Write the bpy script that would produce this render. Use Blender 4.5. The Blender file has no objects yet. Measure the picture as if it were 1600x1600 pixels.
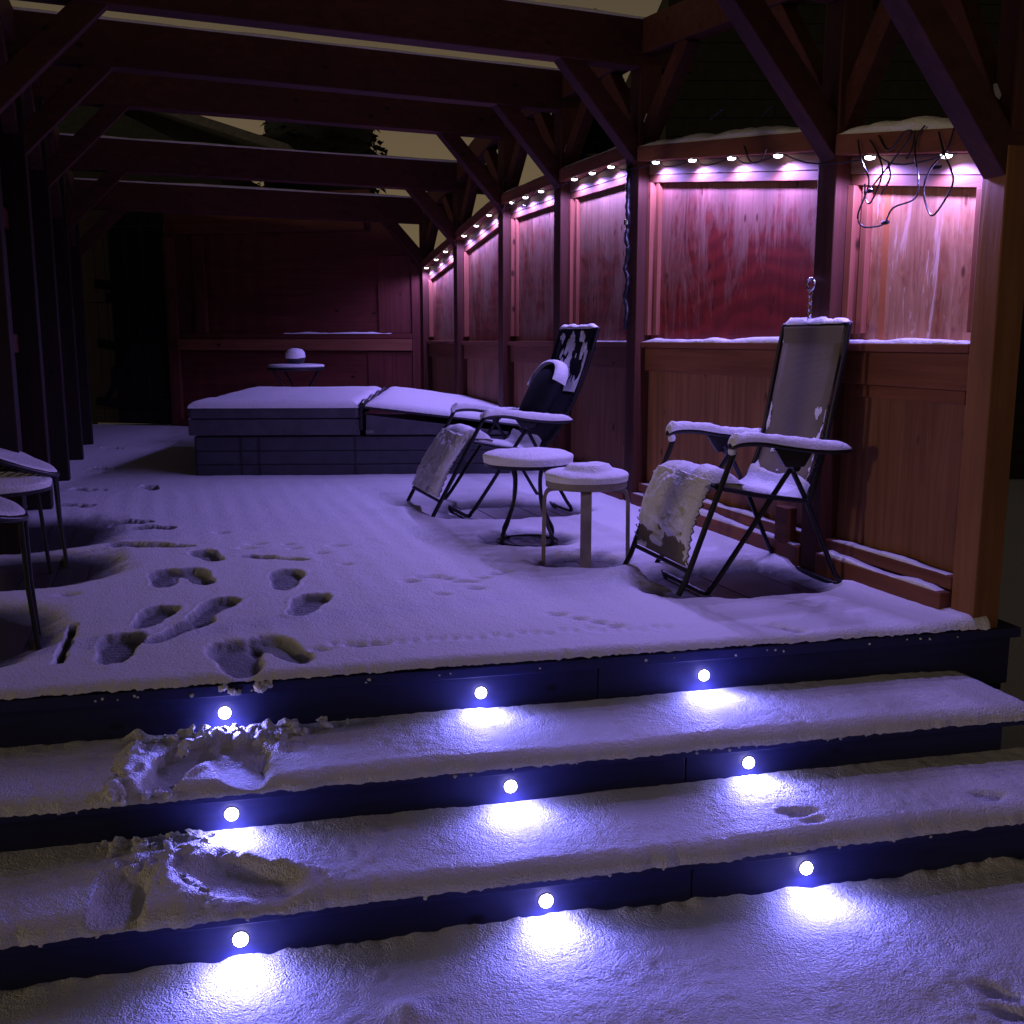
import bpy, math, random
import numpy as np
from mathutils import Vector, Matrix, Euler
random.seed(7)
R = math.radians
scene = bpy.context.scene
C = scene.collection

# ------------------------------------------------------------------ camera
EYE = 1.10
PITCH = math.atan(270 / 1604.)
cam_d = bpy.data.cameras.new('camera')
cam = bpy.data.objects.new('camera', cam_d)
C.objects.link(cam)
cam.location = (0, 0, EYE)
cam.rotation_euler = (math.pi / 2 - PITCH, 0, 0)
cam_d.sensor_width = 36
cam_d.lens = 36 * 1604 / 1600.
cam_d.clip_start = 0.05
cam_d.clip_end = 3000
scene.camera = cam

# ------------------------------------------------------------------ sky: low overcast lit tan by the town
world = bpy.data.worlds.new('World')
scene.world = world
world.use_nodes = True
wn = world.node_tree
bg = wn.nodes['Background']
bg.inputs['Strength'].default_value = 1.0
# town glow brightest low down; higher sky dimmed to cut tan fill on snow
_tc = wn.nodes.new('ShaderNodeTexCoord'); _sx = wn.nodes.new('ShaderNodeSeparateXYZ'); _rp = wn.nodes.new('ShaderNodeValToRGB')
wn.links.new(_tc.outputs['Generated'], _sx.inputs[0]); wn.links.new(_sx.outputs['Z'], _rp.inputs[0]); wn.links.new(_rp.outputs[0], bg.inputs['Color'])
_e = _rp.color_ramp.elements
_e[0].position = 0.0; _e[0].color = (0.170, 0.122, 0.064, 1)
_e[1].position = 1.0; _e[1].color = (0.009, 0.008, 0.009, 1)
_m = _e.new(0.32); _m.color = (0.080, 0.059, 0.037, 1)
_m2 = _e.new(0.62); _m2.color = (0.014, 0.012, 0.012, 1)

# ------------------------------------------------------------------ warm light of the unseen house, one directional lamp low from front left
house_light_d = bpy.data.lights.new('sun', 'SUN')
sun = bpy.data.objects.new('sun', house_light_d)
C.objects.link(sun)
house_light_d.energy = 0.24
house_light_d.color = (1.0, 0.74, 0.44)
house_light_d.angle = R(2.5)
house_light_dir = Vector((0.92, 0.40, -0.155)).normalized()      # the way the light travels
sun.rotation_euler = house_light_dir.to_track_quat('-Z', 'Y').to_euler()
sun.location = (-12, -8, 6)

vs = scene.view_settings
vs.view_transform = 'Standard'
vs.look = 'None'
vs.exposure = 0.0
vs.gamma = 1.0
vs.use_curve_mapping = False
scene.cycles.use_denoising = True
scene.cycles.max_bounces = 6
scene.cycles.sample_clamp_indirect = 2.0

# light levels of the LEDs
STRING_W, STRING_COL = 24.0, (0.36, 0.265, 1.0)
STEP_W, STEP_COL = 3.7, (0.20, 0.19, 1.0)
FLOOD_W = 7.0

# ------------------------------------------------------------------ noise
_rng = np.random.RandomState(3)
_lat = _rng.rand(256, 256)
def vnoise(x, y):
    x = np.asarray(x, float); y = np.asarray(y, float)
    xi = np.floor(x).astype(int); yi = np.floor(y).astype(int)
    fx = x - xi; fy = y - yi
    fx = fx * fx * (3 - 2 * fx); fy = fy * fy * (3 - 2 * fy)
    a = _lat[xi & 255, yi & 255]; b = _lat[(xi + 1) & 255, yi & 255]
    c = _lat[xi & 255, (yi + 1) & 255]; d = _lat[(xi + 1) & 255, (yi + 1) & 255]
    return (a + (b - a) * fx) * (1 - fy) + (c + (d - c) * fx) * fy - 0.5
def fbm(x, y, o=4):
    v = 0; s = 1.0; k = 1.0
    for i in range(o):
        v = v + vnoise(x * k + 17.3 * i, y * k + 9.1 * i) * s
        s *= 0.5; k *= 2.03
    return v
def sstep(a, b, x):          # rises a->b (falls when b < a)
    t = np.clip((x - a) / (b - a), 0, 1)
    return t * t * (3 - 2 * t)

# ------------------------------------------------------------------ materials
def mat(name):
    m = bpy.data.materials.new(name)
    m.use_nodes = True
    nt = m.node_tree
    return m, nt, nt.nodes['Principled BSDF']
def N(nt, typ, **kw):
    n = nt.nodes.new(typ)
    for k, v in kw.items():
        if k in n.inputs: n.inputs[k].default_value = v
        else: setattr(n, k, v)
    return n
def ramp(nt, fac, stops):
    r = nt.nodes.new('ShaderNodeValToRGB')
    e = r.color_ramp.elements
    while len(e) < len(stops): e.new(0.5)
    for el, (p, c) in zip(e, stops):
        el.position = p
        el.color = (c[0], c[1], c[2], 1) if not isinstance(c, (int, float)) else (c, c, c, 1)
    nt.links.new(fac, r.inputs[0])
    return r.outputs[0]
def mixc(nt, fac, a, b):
    m = nt.nodes.new('ShaderNodeMix'); m.data_type = 'RGBA'
    for s, v in ((0, fac), (6, a), (7, b)):
        if hasattr(v, 'is_output'): nt.links.new(v, m.inputs[s])
        else: m.inputs[s].default_value = v if s == 0 else (v[0], v[1], v[2], 1)
    return m.outputs[2]
def coords(nt, scale, rnd=True):
    tc = nt.nodes.new('ShaderNodeTexCoord')
    mp = nt.nodes.new('ShaderNodeMapping')
    mp.inputs['Scale'].default_value = scale
    nt.links.new(tc.outputs['Object'], mp.inputs['Vector'])
    if rnd:
        oi = nt.nodes.new('ShaderNodeObjectInfo')
        mu = N(nt, 'ShaderNodeMath', operation='MULTIPLY'); mu.inputs[1].default_value = 37.0
        nt.links.new(oi.outputs['Random'], mu.inputs[0])
        nt.links.new(mu.outputs[0], mp.inputs['Location'])
    return mp.outputs['Vector']
def noise(nt, vec, scale, detail=4, rough=0.55, dist=0.0):
    n = N(nt, 'ShaderNodeTexNoise', Scale=scale, Detail=detail, Roughness=rough, Distortion=dist)
    nt.links.new(vec, n.inputs['Vector'])
    return n.outputs['Fac']
def bump(nt, bsdf, h, strength, dist):
    b = N(nt, 'ShaderNodeBump', Strength=strength, Distance=dist)
    nt.links.new(h, b.inputs['Height'])
    nt.links.new(b.outputs['Normal'], bsdf.inputs['Normal'])

def plain(name, col, rough=0.5, metal=0.0, bscale=None, bdist=0.002):
    m, nt, b = mat(name)
    v = coords(nt, (1, 1, 1))
    n = noise(nt, v, 9.0, 5)
    lo = tuple(c * 0.75 for c in col); hi = tuple(min(1, c * 1.25) for c in col)
    nt.links.new(ramp(nt, n, [(0.3, lo), (0.7, hi)]), b.inputs['Base Color'])
    b.inputs['Roughness'].default_value = rough
    b.inputs['Metallic'].default_value = metal
    if bscale:
        bump(nt, b, noise(nt, v, bscale, 3), 0.6, bdist)
    return m

def snow_mat(name, grain, dist, col=(0.86, 0.87, 0.90)):
    m, nt, b = mat(name)
    tc = nt.nodes.new('ShaderNodeTexCoord')
    v = tc.outputs['Object']
    b.inputs['Base Color'].default_value = (*col, 1)
    b.inputs['Roughness'].default_value = 0.6
    b.inputs['Specular IOR Level'].default_value = 0.25
    vo = N(nt, 'ShaderNodeTexVoronoi', Scale=grain, feature='F1')
    wob = N(nt, 'ShaderNodeTexNoise', Scale=grain*0.5, Detail=1.0); nt.links.new(v, wob.inputs['Vector'])
    wm = N(nt, 'ShaderNodeMix', data_type='RGBA', blend_type='LINEAR_LIGHT'); wm.inputs[0].default_value = 0.006; nt.links.new(v, wm.inputs[6]); nt.links.new(wob.outputs['Color'], wm.inputs[7])
    nt.links.new(wm.outputs[2], vo.inputs['Vector'])
    inv = N(nt, 'ShaderNodeMath', operation='SUBTRACT'); inv.inputs[0].default_value = 1.0; nt.links.new(vo.outputs['Distance'], inv.inputs[1])
    n1 = inv.outputs[0]
    n2 = noise(nt, v, grain * 0.36, 2, 0.5)
    ad = N(nt, 'ShaderNodeMath', operation='MULTIPLY_ADD'); ad.inputs[1].default_value = 1.6
    nt.links.new(n2, ad.inputs[0]); nt.links.new(n1, ad.inputs[2])
    bump(nt, b, ad.outputs[0], 1.0, dist)
    return m
M = {}
M['snow_coarse'] = snow_mat('snow_coarse', 175, 0.0034)
M['snow_deck'] = snow_mat('snow_deck', 110, 0.0022)
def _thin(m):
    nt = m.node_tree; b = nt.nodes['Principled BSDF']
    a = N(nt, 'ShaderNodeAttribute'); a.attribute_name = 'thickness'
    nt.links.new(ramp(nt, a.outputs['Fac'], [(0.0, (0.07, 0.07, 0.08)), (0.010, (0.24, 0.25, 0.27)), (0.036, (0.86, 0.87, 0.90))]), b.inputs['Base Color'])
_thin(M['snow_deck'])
M['snow_soft'] = snow_mat('snow_soft', 110, 0.0028)

def timber(name, dark, light, grain_axis=0, rough=0.65):
    m, nt, b = mat(name)
    sc = [26.0, 26.0, 26.0]; sc[grain_axis] = 1.3
    v = coords(nt, tuple(sc))
    g = noise(nt, v, 1.0, 6, 0.6, 0.6)
    sc2 = [2.2, 2.2, 2.2]; sc2[grain_axis] = 0.8
    v2 = coords(nt, tuple(sc2))
    p = noise(nt, v2, 1.4, 3)
    c1 = ramp(nt, g, [(0.28, dark), (0.72, light)])
    c2 = mixc(nt, ramp(nt, p, [(0.35, 0.0), (0.75, 0.55)]), c1, tuple(d * 0.55 for d in dark))
    # knots
    v3 = coords(nt, tuple([5.5 if i != grain_axis else 3.0 for i in range(3)]))
    vo = N(nt, 'ShaderNodeTexVoronoi', Scale=1.0, feature='F1'); nt.links.new(v3, vo.inputs['Vector'])
    kn = ramp(nt, vo.outputs['Distance'], [(0.05, 1.0), (0.11, 0.0)])
    c3 = mixc(nt, kn, c2, tuple(d * 0.25 for d in dark))
    nt.links.new(c3, b.inputs['Base Color'])
    b.inputs['Roughness'].default_value = rough
    b.inputs['Specular IOR Level'].default_value = 0.3
    bump(nt, b, g, 0.5, 0.003)
    return m
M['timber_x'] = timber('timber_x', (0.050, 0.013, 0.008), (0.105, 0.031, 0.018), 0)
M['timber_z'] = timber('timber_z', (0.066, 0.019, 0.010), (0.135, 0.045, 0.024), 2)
M['timber_shaded'] = timber('timber_shaded', (0.014, 0.006, 0.006), (0.026, 0.010, 0.010), 2)  # pergola timber again, darkened in colour for the unlit left posts
M['trim_z'] = timber('trim_z', (0.30, 0.095, 0.048), (0.46, 0.17, 0.09), 2)
M['trim_x'] = timber('trim_x', (0.18, 0.062, 0.030), (0.32, 0.12, 0.062), 0)
M['header_x'] = timber('header_x', (0.22, 0.11, 0.09), (0.36, 0.20, 0.17), 0)
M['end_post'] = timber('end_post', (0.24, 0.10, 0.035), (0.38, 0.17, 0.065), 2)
M['lower_ply'] = timber('lower_ply', (0.19, 0.075, 0.038), (0.42, 0.19, 0.10), 2)
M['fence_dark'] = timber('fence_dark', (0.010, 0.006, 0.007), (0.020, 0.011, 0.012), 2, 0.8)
M['back_ply'] = timber('back_ply', (0.09, 0.020, 0.014), (0.16, 0.04, 0.028), 0)
M['back_ply_z'] = timber('back_ply_z', (0.09, 0.022, 0.016), (0.17, 0.045, 0.032), 2)

def ply(name, red, pale, amount, seed, drip=1.0, orange=False, fade=0.0, flame=False):
    """rotary-cut fir plywood, red stain weathered pale in drips and frost patches"""
    m, nt, b = mat(name)
    tc = nt.nodes.new('ShaderNodeTexCoord')
    mp = nt.nodes.new('ShaderNodeMapping')
    mp.inputs['Location'].default_value = (seed * 3.1, 0, seed * 1.7)
    nt.links.new(tc.outputs['Object'], mp.inputs['Vector'])
    V = mp.outputs['Vector']
    def mapped(s):
        q = nt.nodes.new('ShaderNodeMapping'); q.inputs['Scale'].default_value = s
        nt.links.new(V, q.inputs['Vector']); return q.outputs['Vector']
    grain = noise(nt, mapped((30, 30, 1.6)), 1.0, 6, 0.62, 0.8)
    sw = N(nt, 'ShaderNodeTexWave', Scale=2.6, Distortion=16.0, Detail=3.0, wave_type='BANDS', bands_direction='Z')
    sw.inputs['Detail Scale'].default_value = 0.8
    nt.links.new(mapped((0.55, 1, 1.0)), sw.inputs['Vector'])
    base = ramp(nt, sw.outputs['Fac'], [(0.15, tuple(c * 0.80 for c in red)), (0.55, red), (0.95, tuple(c * 1.2 for c in red))])
    base = mixc(nt, ramp(nt, grain, [(0.35, 0.45), (0.65, 0.0)]), base, tuple(c * 0.55 for c in red))
    # weathered patches: vertical drips and broad frost
    dr = noise(nt, mapped((5.0, 5, 1.1)), 1.0, 5, 0.6, 2.6)
    fr = noise(nt, mapped((1.3, 1, 0.9)), 1.0, 4, 0.6, 0.9)
    cur = noise(nt, mapped((10, 10, 4)), 2.0, 5, 0.7, 1.6)
    a = N(nt, 'ShaderNodeMath', operation='MULTIPLY_ADD'); a.inputs[1].default_value = drip
    nt.links.new(dr, a.inputs[0]); nt.links.new(fr, a.inputs[2])
    a2 = N(nt, 'ShaderNodeMath', operation='MULTIPLY_ADD'); a2.inputs[1].default_value = 0.45
    nt.links.new(cur, a2.inputs[0]); nt.links.new(a.outputs[0], a2.inputs[2])
    mid = (drip + 1.45) * 0.5 + 0.32 * (0.5 - amount)
    mask = ramp(nt, a2.outputs[0], [(0, 0), (1, 1)])
    mr = N(nt, 'ShaderNodeMapRange'); mr.inputs['From Min'].default_value = mid - 0.10; mr.inputs['From Max'].default_value = mid + 0.13
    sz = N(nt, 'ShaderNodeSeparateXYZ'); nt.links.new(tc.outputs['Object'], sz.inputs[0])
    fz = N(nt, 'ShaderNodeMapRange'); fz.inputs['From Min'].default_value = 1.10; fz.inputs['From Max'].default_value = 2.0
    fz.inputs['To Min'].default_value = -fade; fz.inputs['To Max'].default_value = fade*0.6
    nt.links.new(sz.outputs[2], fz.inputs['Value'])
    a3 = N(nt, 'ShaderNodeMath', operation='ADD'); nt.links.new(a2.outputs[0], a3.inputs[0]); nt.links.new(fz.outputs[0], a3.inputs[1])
    nt.links.new(a3.outputs[0], mr.inputs['Value'])
    pc = ramp(nt, grain, [(0.3, tuple(c * 0.6 for c in pale)), (0.68, pale)])
    col = mixc(nt, mr.outputs[0], base, pc)
    # dark checks and knots
    vo = N(nt, 'ShaderNodeTexVoronoi', Scale=1.0, feature='F1'); nt.links.new(mapped((9, 9, 4.5)), vo.inputs['Vector'])
    col = mixc(nt, ramp(nt, vo.outputs['Distance'], [(0.06, 0.85), (0.13, 0.0)]), col, tuple(c * 0.3 for c in red))
    if flame:
        fl = noise(nt, mapped((16, 16, 2.6)), 1.0, 4, 0.6, 1.4)
        lz = N(nt, 'ShaderNodeMapRange'); lz.inputs['From Min'].default_value = 1.85; lz.inputs['From Max'].default_value = 1.35; nt.links.new(sz.outputs[2], lz.inputs['Value'])
        for lo_, hi_, cc, kk in ((0.57, 0.66, (0.74, 0.52, 0.42), 0.85), (0.40, 0.31, (0.22, 0.07, 0.03), 0.75)):
            fm = N(nt, 'ShaderNodeMapRange'); fm.inputs['From Min'].default_value = lo_; fm.inputs['From Max'].default_value = hi_; fm.inputs['To Max'].default_value = kk; nt.links.new(fl, fm.inputs['Value'])
            mm = N(nt, 'ShaderNodeMath', operation='MULTIPLY'); nt.links.new(fm.outputs[0], mm.inputs[0]); nt.links.new(lz.outputs[0], mm.inputs[1])
            col = mixc(nt, mm.outputs[0], col, cc)
    if orange:
        sx = N(nt, 'ShaderNodeSeparateXYZ'); nt.links.new(tc.outputs['Object'], sx.inputs[0])
        mr2 = N(nt, 'ShaderNodeMath', operation='COMPARE'); mr2.inputs[1].default_value = 0.665; mr2.inputs[2].default_value = 0.02
        nt.links.new(sx.outputs[0], mr2.inputs[0])
        col = mixc(nt, mr2.outputs[0], col, (0.46, 0.15, 0.05))
    nt.links.new(col, b.inputs['Base Color'])
    b.inputs['Roughness'].default_value = 0.55
    b.inputs['Specular IOR Level'].default_value = 0.35
    bump(nt, b, a2.outputs[0], 0.4, 0.008)
    return m

M['deck_wood'] = plain('deck_wood', (0.035, 0.028, 0.032), 0.35, 0, 30)
M['riser'] = timber('riser', (0.018, 0.021, 0.080), (0.030, 0.034, 0.130), 0, 0.5)  # blue-black boards; extra navy in the colour stands in for blue glow
M['black_steel'] = plain('black_steel', (0.014, 0.014, 0.02), 0.35, 0.3)
M['black_plastic'] = plain('black_plastic', (0.012, 0.012, 0.016), 0.4, 0)
M['cable'] = plain('cable', (0.008, 0.008, 0.01), 0.45, 0)
M['cover'] = plain('cover', (0.060, 0.058, 0.070), 0.55, 0, 14, 0.01)
M['cabinet'] = plain('cabinet', (0.040, 0.040, 0.052), 0.6, 0, 20)
M['stool_wood'] = plain('stool_wood', (0.26, 0.22, 0.18), 0.55)
M['house'] = plain('house', (0.018, 0.019, 0.017), 0.9)
M['roof'] = plain('roof', (0.035, 0.04, 0.04), 0.9)
M['fascia'] = plain('fascia', (0.13, 0.13, 0.13), 0.8)
M['white_plastic'] = plain('white_plastic', (0.6, 0.6, 0.6), 0.5)
M['glass_dark'] = plain('glass_dark', (0.01, 0.01, 0.014), 0.1)
M['chrome'] = plain('chrome', (0.75, 0.75, 0.78), 0.18, 1.0)
M['needle'] = plain('needle', (0.020, 0.026, 0.030), 0.9)
M['bark'] = plain('bark', (0.03, 0.022, 0.018), 0.9)
M['dark_object'] = plain('dark_object', (0.02, 0.018, 0.02), 0.5)
def weave(name, c1, c2):
    m, nt, b = mat(name)
    v = coords(nt, (1, 1, 1), False)
    w = N(nt, 'ShaderNodeTexWave', Scale=60.0, Distortion=0.4, wave_type='BANDS', bands_direction='Z')
    nt.links.new(v, w.inputs['Vector'])
    n = noise(nt, v, 7, 4)
    c = mixc(nt, ramp(nt, n, [(0.3, 0.0), (0.7, 0.6)]), c1, c2)
    nt.links.new(c, b.inputs['Base Color'])
    b.inputs['Roughness'].default_value = 0.95; b.inputs['Specular IOR Level'].default_value = 0.1
    bump(nt, b, w.outputs['Fac'], 0.4, 0.002)
    return m
M['sling_tan'] = weave('sling_tan', (0.20, 0.175, 0.12), (0.25, 0.22, 0.155))
M['sling_black'] = weave('sling_black', (0.012, 0.012, 0.018), (0.02, 0.02, 0.026))
def emit(name, col, s):
    m = bpy.data.materials.new(name); m.use_nodes = True
    nt = m.node_tree; nt.nodes.remove(nt.nodes['Principled BSDF'])
    e = nt.nodes.new('ShaderNodeEmission'); e.inputs[0].default_value = (*col, 1); e.inputs[1].default_value = s
    nt.links.new(e.outputs[0], nt.nodes['Material Output'].inputs[0])
    return m
M['led_step'] = emit('led_step', (0.62, 0.55, 1.0), 45.0)
M['led_string'] = emit('led_string', (0.95, 0.90, 1.0), 9.0)

# ------------------------------------------------------------------ mesh helpers
class MB:
    def __init__(s): s.v = []; s.f = []; s.smooth = False
    def add(s, vs, fs):
        o = len(s.v); s.v += [tuple(q) for q in vs]; s.f += [tuple(i + o for i in f) for f in fs]; return s
    def box(s, x0, x1, y0, y1, z0, z1):
        return s.hexa([(x0,y0,z0),(x1,y0,z0),(x1,y1,z0),(x0,y1,z0),(x0,y0,z1),(x1,y0,z1),(x1,y1,z1),(x0,y1,z1)])
    def hexa(s, p):
        return s.add(p, [(0,3,2,1),(4,5,6,7),(0,1,5,4),(1,2,6,5),(2,3,7,6),(3,0,4,7)])
    def slope(s, x0, za, x1, zb, y0, y1, h):
        """bar along x whose TOP runs from za to zb, h tall"""
        return s.hexa([(x0,y0,za-h),(x1,y0,zb-h),(x1,y1,zb-h),(x0,y1,za-h),(x0,y0,za),(x1,y0,zb),(x1,y1,zb),(x0,y1,za)])
    def beam(s, a, b, w, h, up=(0,0,1)):
        a = Vector(a); b = Vector(b); d = (b - a).normalized(); u = Vector(up)
        r = d.cross(u).normalized(); u = r.cross(d)
        p = []
        for q in (a, b):
            for i, j in ((-1,-1),(1,-1),(1,1),(-1,1)): p.append(q + r * (w/2*i) + u * (h/2*j))
        return s.add(p, [(3,2,1,0),(4,5,6,7),(0,1,5,4),(1,2,6,5),(2,3,7,6),(3,0,4,7)])
    def tube(s, path, r, n=8, closed=False):
        s.smooth = True
        P = [Vector(q) for q in path]; k = len(P); rings = []
        up = Vector((0.13, 0.21, 0.97))
        for i, q in enumerate(P):
            if closed: d = P[(i+1) % k] - P[i-1]
            else: d = P[min(i+1,k-1)] - P[max(i-1,0)]
            d.normalize()
            x = d.cross(up)
            if x.length < 1e-3: x = d.cross(Vector((1,0,0)))
            x.normalize(); y = x.cross(d)
            rr = r[i] if isinstance(r, (list, tuple)) else r
            rings.append([q + x*(rr*math.cos(t)) + y*(rr*math.sin(t)) for t in (2*math.pi*j/n for j in range(n))])
        vs = [v for ring in rings for v in ring]; fs = []
        for i in range(k if closed else k-1):
            a = i*n; b = ((i+1) % k)*n
            for j in range(n): fs.append((a+j, a+(j+1)%n, b+(j+1)%n, b+j))
        if not closed:
            fs.append(tuple(range(n-1,-1,-1))); fs.append(tuple((k-1)*n+j for j in range(n)))
        return s.add(vs, fs)
    def lathe(s, prof, n=28, c=(0,0,0), sx=1, sy=1):
        s.smooth = True
        vs = [(c[0]+r*sx*math.cos(2*math.pi*j/n), c[1]+r*sy*math.sin(2*math.pi*j/n), c[2]+z) for r, z in prof for j in range(n)]
        fs = []
        for i in range(len(prof)-1):
            for j in range(n): fs.append((i*n+j, i*n+(j+1)%n, (i+1)*n+(j+1)%n, (i+1)*n+j))
        fs.append(tuple(range(n-1,-1,-1))); fs.append(tuple((len(prof)-1)*n+j for j in range(n)))
        return s.add(vs, fs)
    def build(s, name, material, parent=None, bevel=0.0):
        me = bpy.data.meshes.new(name); me.from_pydata(s.v, [], s.f); me.update()
        return link(name, me, material, parent, s.smooth, bevel)
def link(name, me, material, parent=None, smooth=False, bevel=0.0):
    me.materials.append(M[material] if isinstance(material, str) else material)
    if smooth:
        me.polygons.foreach_set('use_smooth', [True]*len(me.polygons))
        try: me.set_sharp_from_angle(angle=R(50))
        except Exception: pass
    o = bpy.data.objects.new(name, me); C.objects.link(o)
    if parent is not None: o.parent = parent
    if bevel:
        b = o.modifiers.new('bevel', 'BEVEL'); b.width = bevel; b.segments = 2; b.limit_method = 'ANGLE'
    return o
def tag(o, label, cat, group=None, kind=None):
    o['label'] = label; o['category'] = cat
    if group: o['group'] = group
    if kind: o['kind'] = kind
    return o
def thing(name, label, cat, loc=(0,0,0), rz=0.0, group=None):
    o = bpy.data.objects.new(name, None); C.objects.link(o)
    o.location = loc; o.rotation_euler = (0,0,rz); o.empty_display_size = 0.1
    return tag(o, label, cat, group)
def grid_mesh(name, P, keep=None):
    """P rows x cols x 3 -> mesh"""
    r, c = P.shape[:2]
    idx = np.arange(r*c).reshape(r, c)
    q = np.stack([idx[:-1,:-1], idx[:-1,1:], idx[1:,1:], idx[1:,:-1]], -1).reshape(-1, 4)
    if keep is not None:
        k = keep.reshape(-1)
        q = q[k[q].any(1)]
        used = np.zeros(r*c, bool); used[q.ravel()] = True
        remap = np.cumsum(used) - 1
        q = remap[q]; vs = P.reshape(-1,3)[used]
    else: vs = P.reshape(-1,3)
    me = bpy.data.meshes.new(name)
    me.vertices.add(len(vs)); me.vertices.foreach_set('co', np.ascontiguousarray(vs, dtype=np.float32).ravel())
    me.loops.add(q.size); me.loops.foreach_set('vertex_index', q.ravel().astype(np.int32))
    me.polygons.add(len(q)); me.polygons.foreach_set('loop_start', np.arange(0, q.size, 4, dtype=np.int32))
    me.update(calc_edges=True); me.validate()
    me.polygons.foreach_set('use_smooth', [True]*len(me.polygons))
    return me
def gp(px, py, z=0.05):
    """point of the level z seen at a spot of the photograph (survey helper, metres)"""
    cp, sp = math.cos(PITCH), math.sin(PITCH)
    x = (px-800)/1604.; y = -(py-800)/1604.
    d = (x, cp + y*sp, -sp + y*cp)
    t = (z-EYE)/d[2]
    return (d[0]*t, d[1]*t)

# ================================================================== frames of the place
S0 = np.array([-0.107, 3.362]); E1 = np.array([0.9742, 0.2257]); E2 = np.array([-0.2257, 0.9742])   # stairs: along, back
SANG = math.atan2(E1[1], E1[0])
def st2w(s, t): return S0[0] + E1[0]*s + E2[0]*t, S0[1] + E1[1]*s + E2[1]*t
def w2st(x, y):
    dx = np.asarray(x) - S0[0]; dy = np.asarray(y) - S0[1]
    return dx*E1[0] + dy*E1[1], dx*E2[0] + dy*E2[1]
W0 = np.array([1.80, 3.86]); EU = np.array([-0.321, 0.947]); EU = EU/np.linalg.norm(EU); EW = np.array([-EU[1], EU[0]])  # wall: back, towards deck
WANG = math.atan2(EU[1], EU[0])
def wall(u, w): return W0[0] + EU[0]*u + EW[0]*w, W0[1] + EU[1]*u + EW[1]*w

# ================================================================== ground
me = bpy.data.meshes.new('ground')
me.from_pydata([(-400,-200,-0.56),(400,-200,-0.56),(400,900,-0.56),(-400,900,-0.56)], [], [(0,1,2,3)])
g = link('ground', me, 'snow_soft'); g['kind'] = 'structure'

# ================================================================== deck: joists under planks, planks run along the wall
deck = MB().box(-3.2, 1.97, 0.03, 0.06, -0.55, -0.03)
deck.add([(*st2w(-3.2, 0.06), -0.2), (*st2w(1.97, 0.06), -0.2), (-0.9, 12.0, -0.2), (-5.4, 13.1, -0.2)], [(0,1,2,3)])
# first box is in stair frame: move it to world
deck.v[:8] = [(*st2w(x, y), z) for x, y, z in deck.v[:8]]
deck = deck.build('deck', 'deck_wood'); deck['kind'] = 'structure'
PL = 10.9; PW = 0.138
pm = MB().box(0, PL, -PW/2, PW/2, -0.028, 0).build('plank', 'deck_wood', deck)
pme = pm.data
u_dir = EU
k = 0
for i in range(39):
    w = 0.02 + (i + 0.5)*0.1435
    # front end on the line t = 0.118 (behind the cross plank)
    x0, y0 = wall(0, w)
    t0 = w2st(x0, y0)[1]; du = (0.122 - t0)/(EU @ E2)
    o = pm if i == 0 else bpy.data.objects.new('plank', pme)
    if i: C.objects.link(o); o.parent = deck
    o.location = (x0 + EU[0]*du, y0 + EU[1]*du, -0.001*(i % 3)); o.rotation_euler = (0, 0, WANG)

# ================================================================== stairs
stairs = thing('deck_stairs', 'three dark wooden steps leading up to the snowy deck', 'stairs', (S0[0], S0[1], -0.55), SANG)
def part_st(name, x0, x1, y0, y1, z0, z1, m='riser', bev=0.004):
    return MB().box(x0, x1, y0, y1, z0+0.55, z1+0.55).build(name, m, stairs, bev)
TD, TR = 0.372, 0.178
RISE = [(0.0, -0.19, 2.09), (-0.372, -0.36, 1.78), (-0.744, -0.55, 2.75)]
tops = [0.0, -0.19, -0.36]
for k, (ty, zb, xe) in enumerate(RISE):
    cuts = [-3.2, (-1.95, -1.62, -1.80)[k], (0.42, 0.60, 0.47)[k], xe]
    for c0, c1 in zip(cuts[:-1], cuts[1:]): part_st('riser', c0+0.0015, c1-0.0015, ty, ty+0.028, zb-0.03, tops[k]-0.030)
    if k == 0:
        part_st('tread_plank', -3.2, 2.11, -0.030, 0.115, -0.029, 0.010)
    else:
        xe2 = 1.90 if k == 1 else 2.8
        part_st('tread_plank', -3.2, xe2, ty-0.030, ty+0.155, tops[k]-0.029, tops[k]+0.001)
        part_st('tread_plank', -3.2, xe2, ty+0.162, ty+0.371, tops[k]-0.029, tops[k])
    part_st('end_board', xe-0.03, xe-0.002, ty+0.029, ty+0.9, zb-0.3 if k == 0 else -0.56, tops[k]-0.031)

# ================================================================== snow covers
def foot(X, Y, cx, cy, ang, L, Wd, soft=0.018):
    c, s = math.cos(ang), math.sin(ang)
    a = (X-cx)*c + (Y-cy)*s; b = -(X-cx)*s + (Y-cy)*c
    wb = Wd*(1 + 0.22*np.clip(a/L, -0.5, 0.5)*2) * (1 - 0.18*np.exp(-((a/L+0.12)/0.16)**2))
    d = (np.abs(a/(L/2))**2.6 + np.abs(b/(wb/2))**2.6)**(1/2.6)
    sd = (d-1)*Wd/2
    sd = sd + 0.007*fbm(X*45, Y*45, 4)
    return sd

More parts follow.
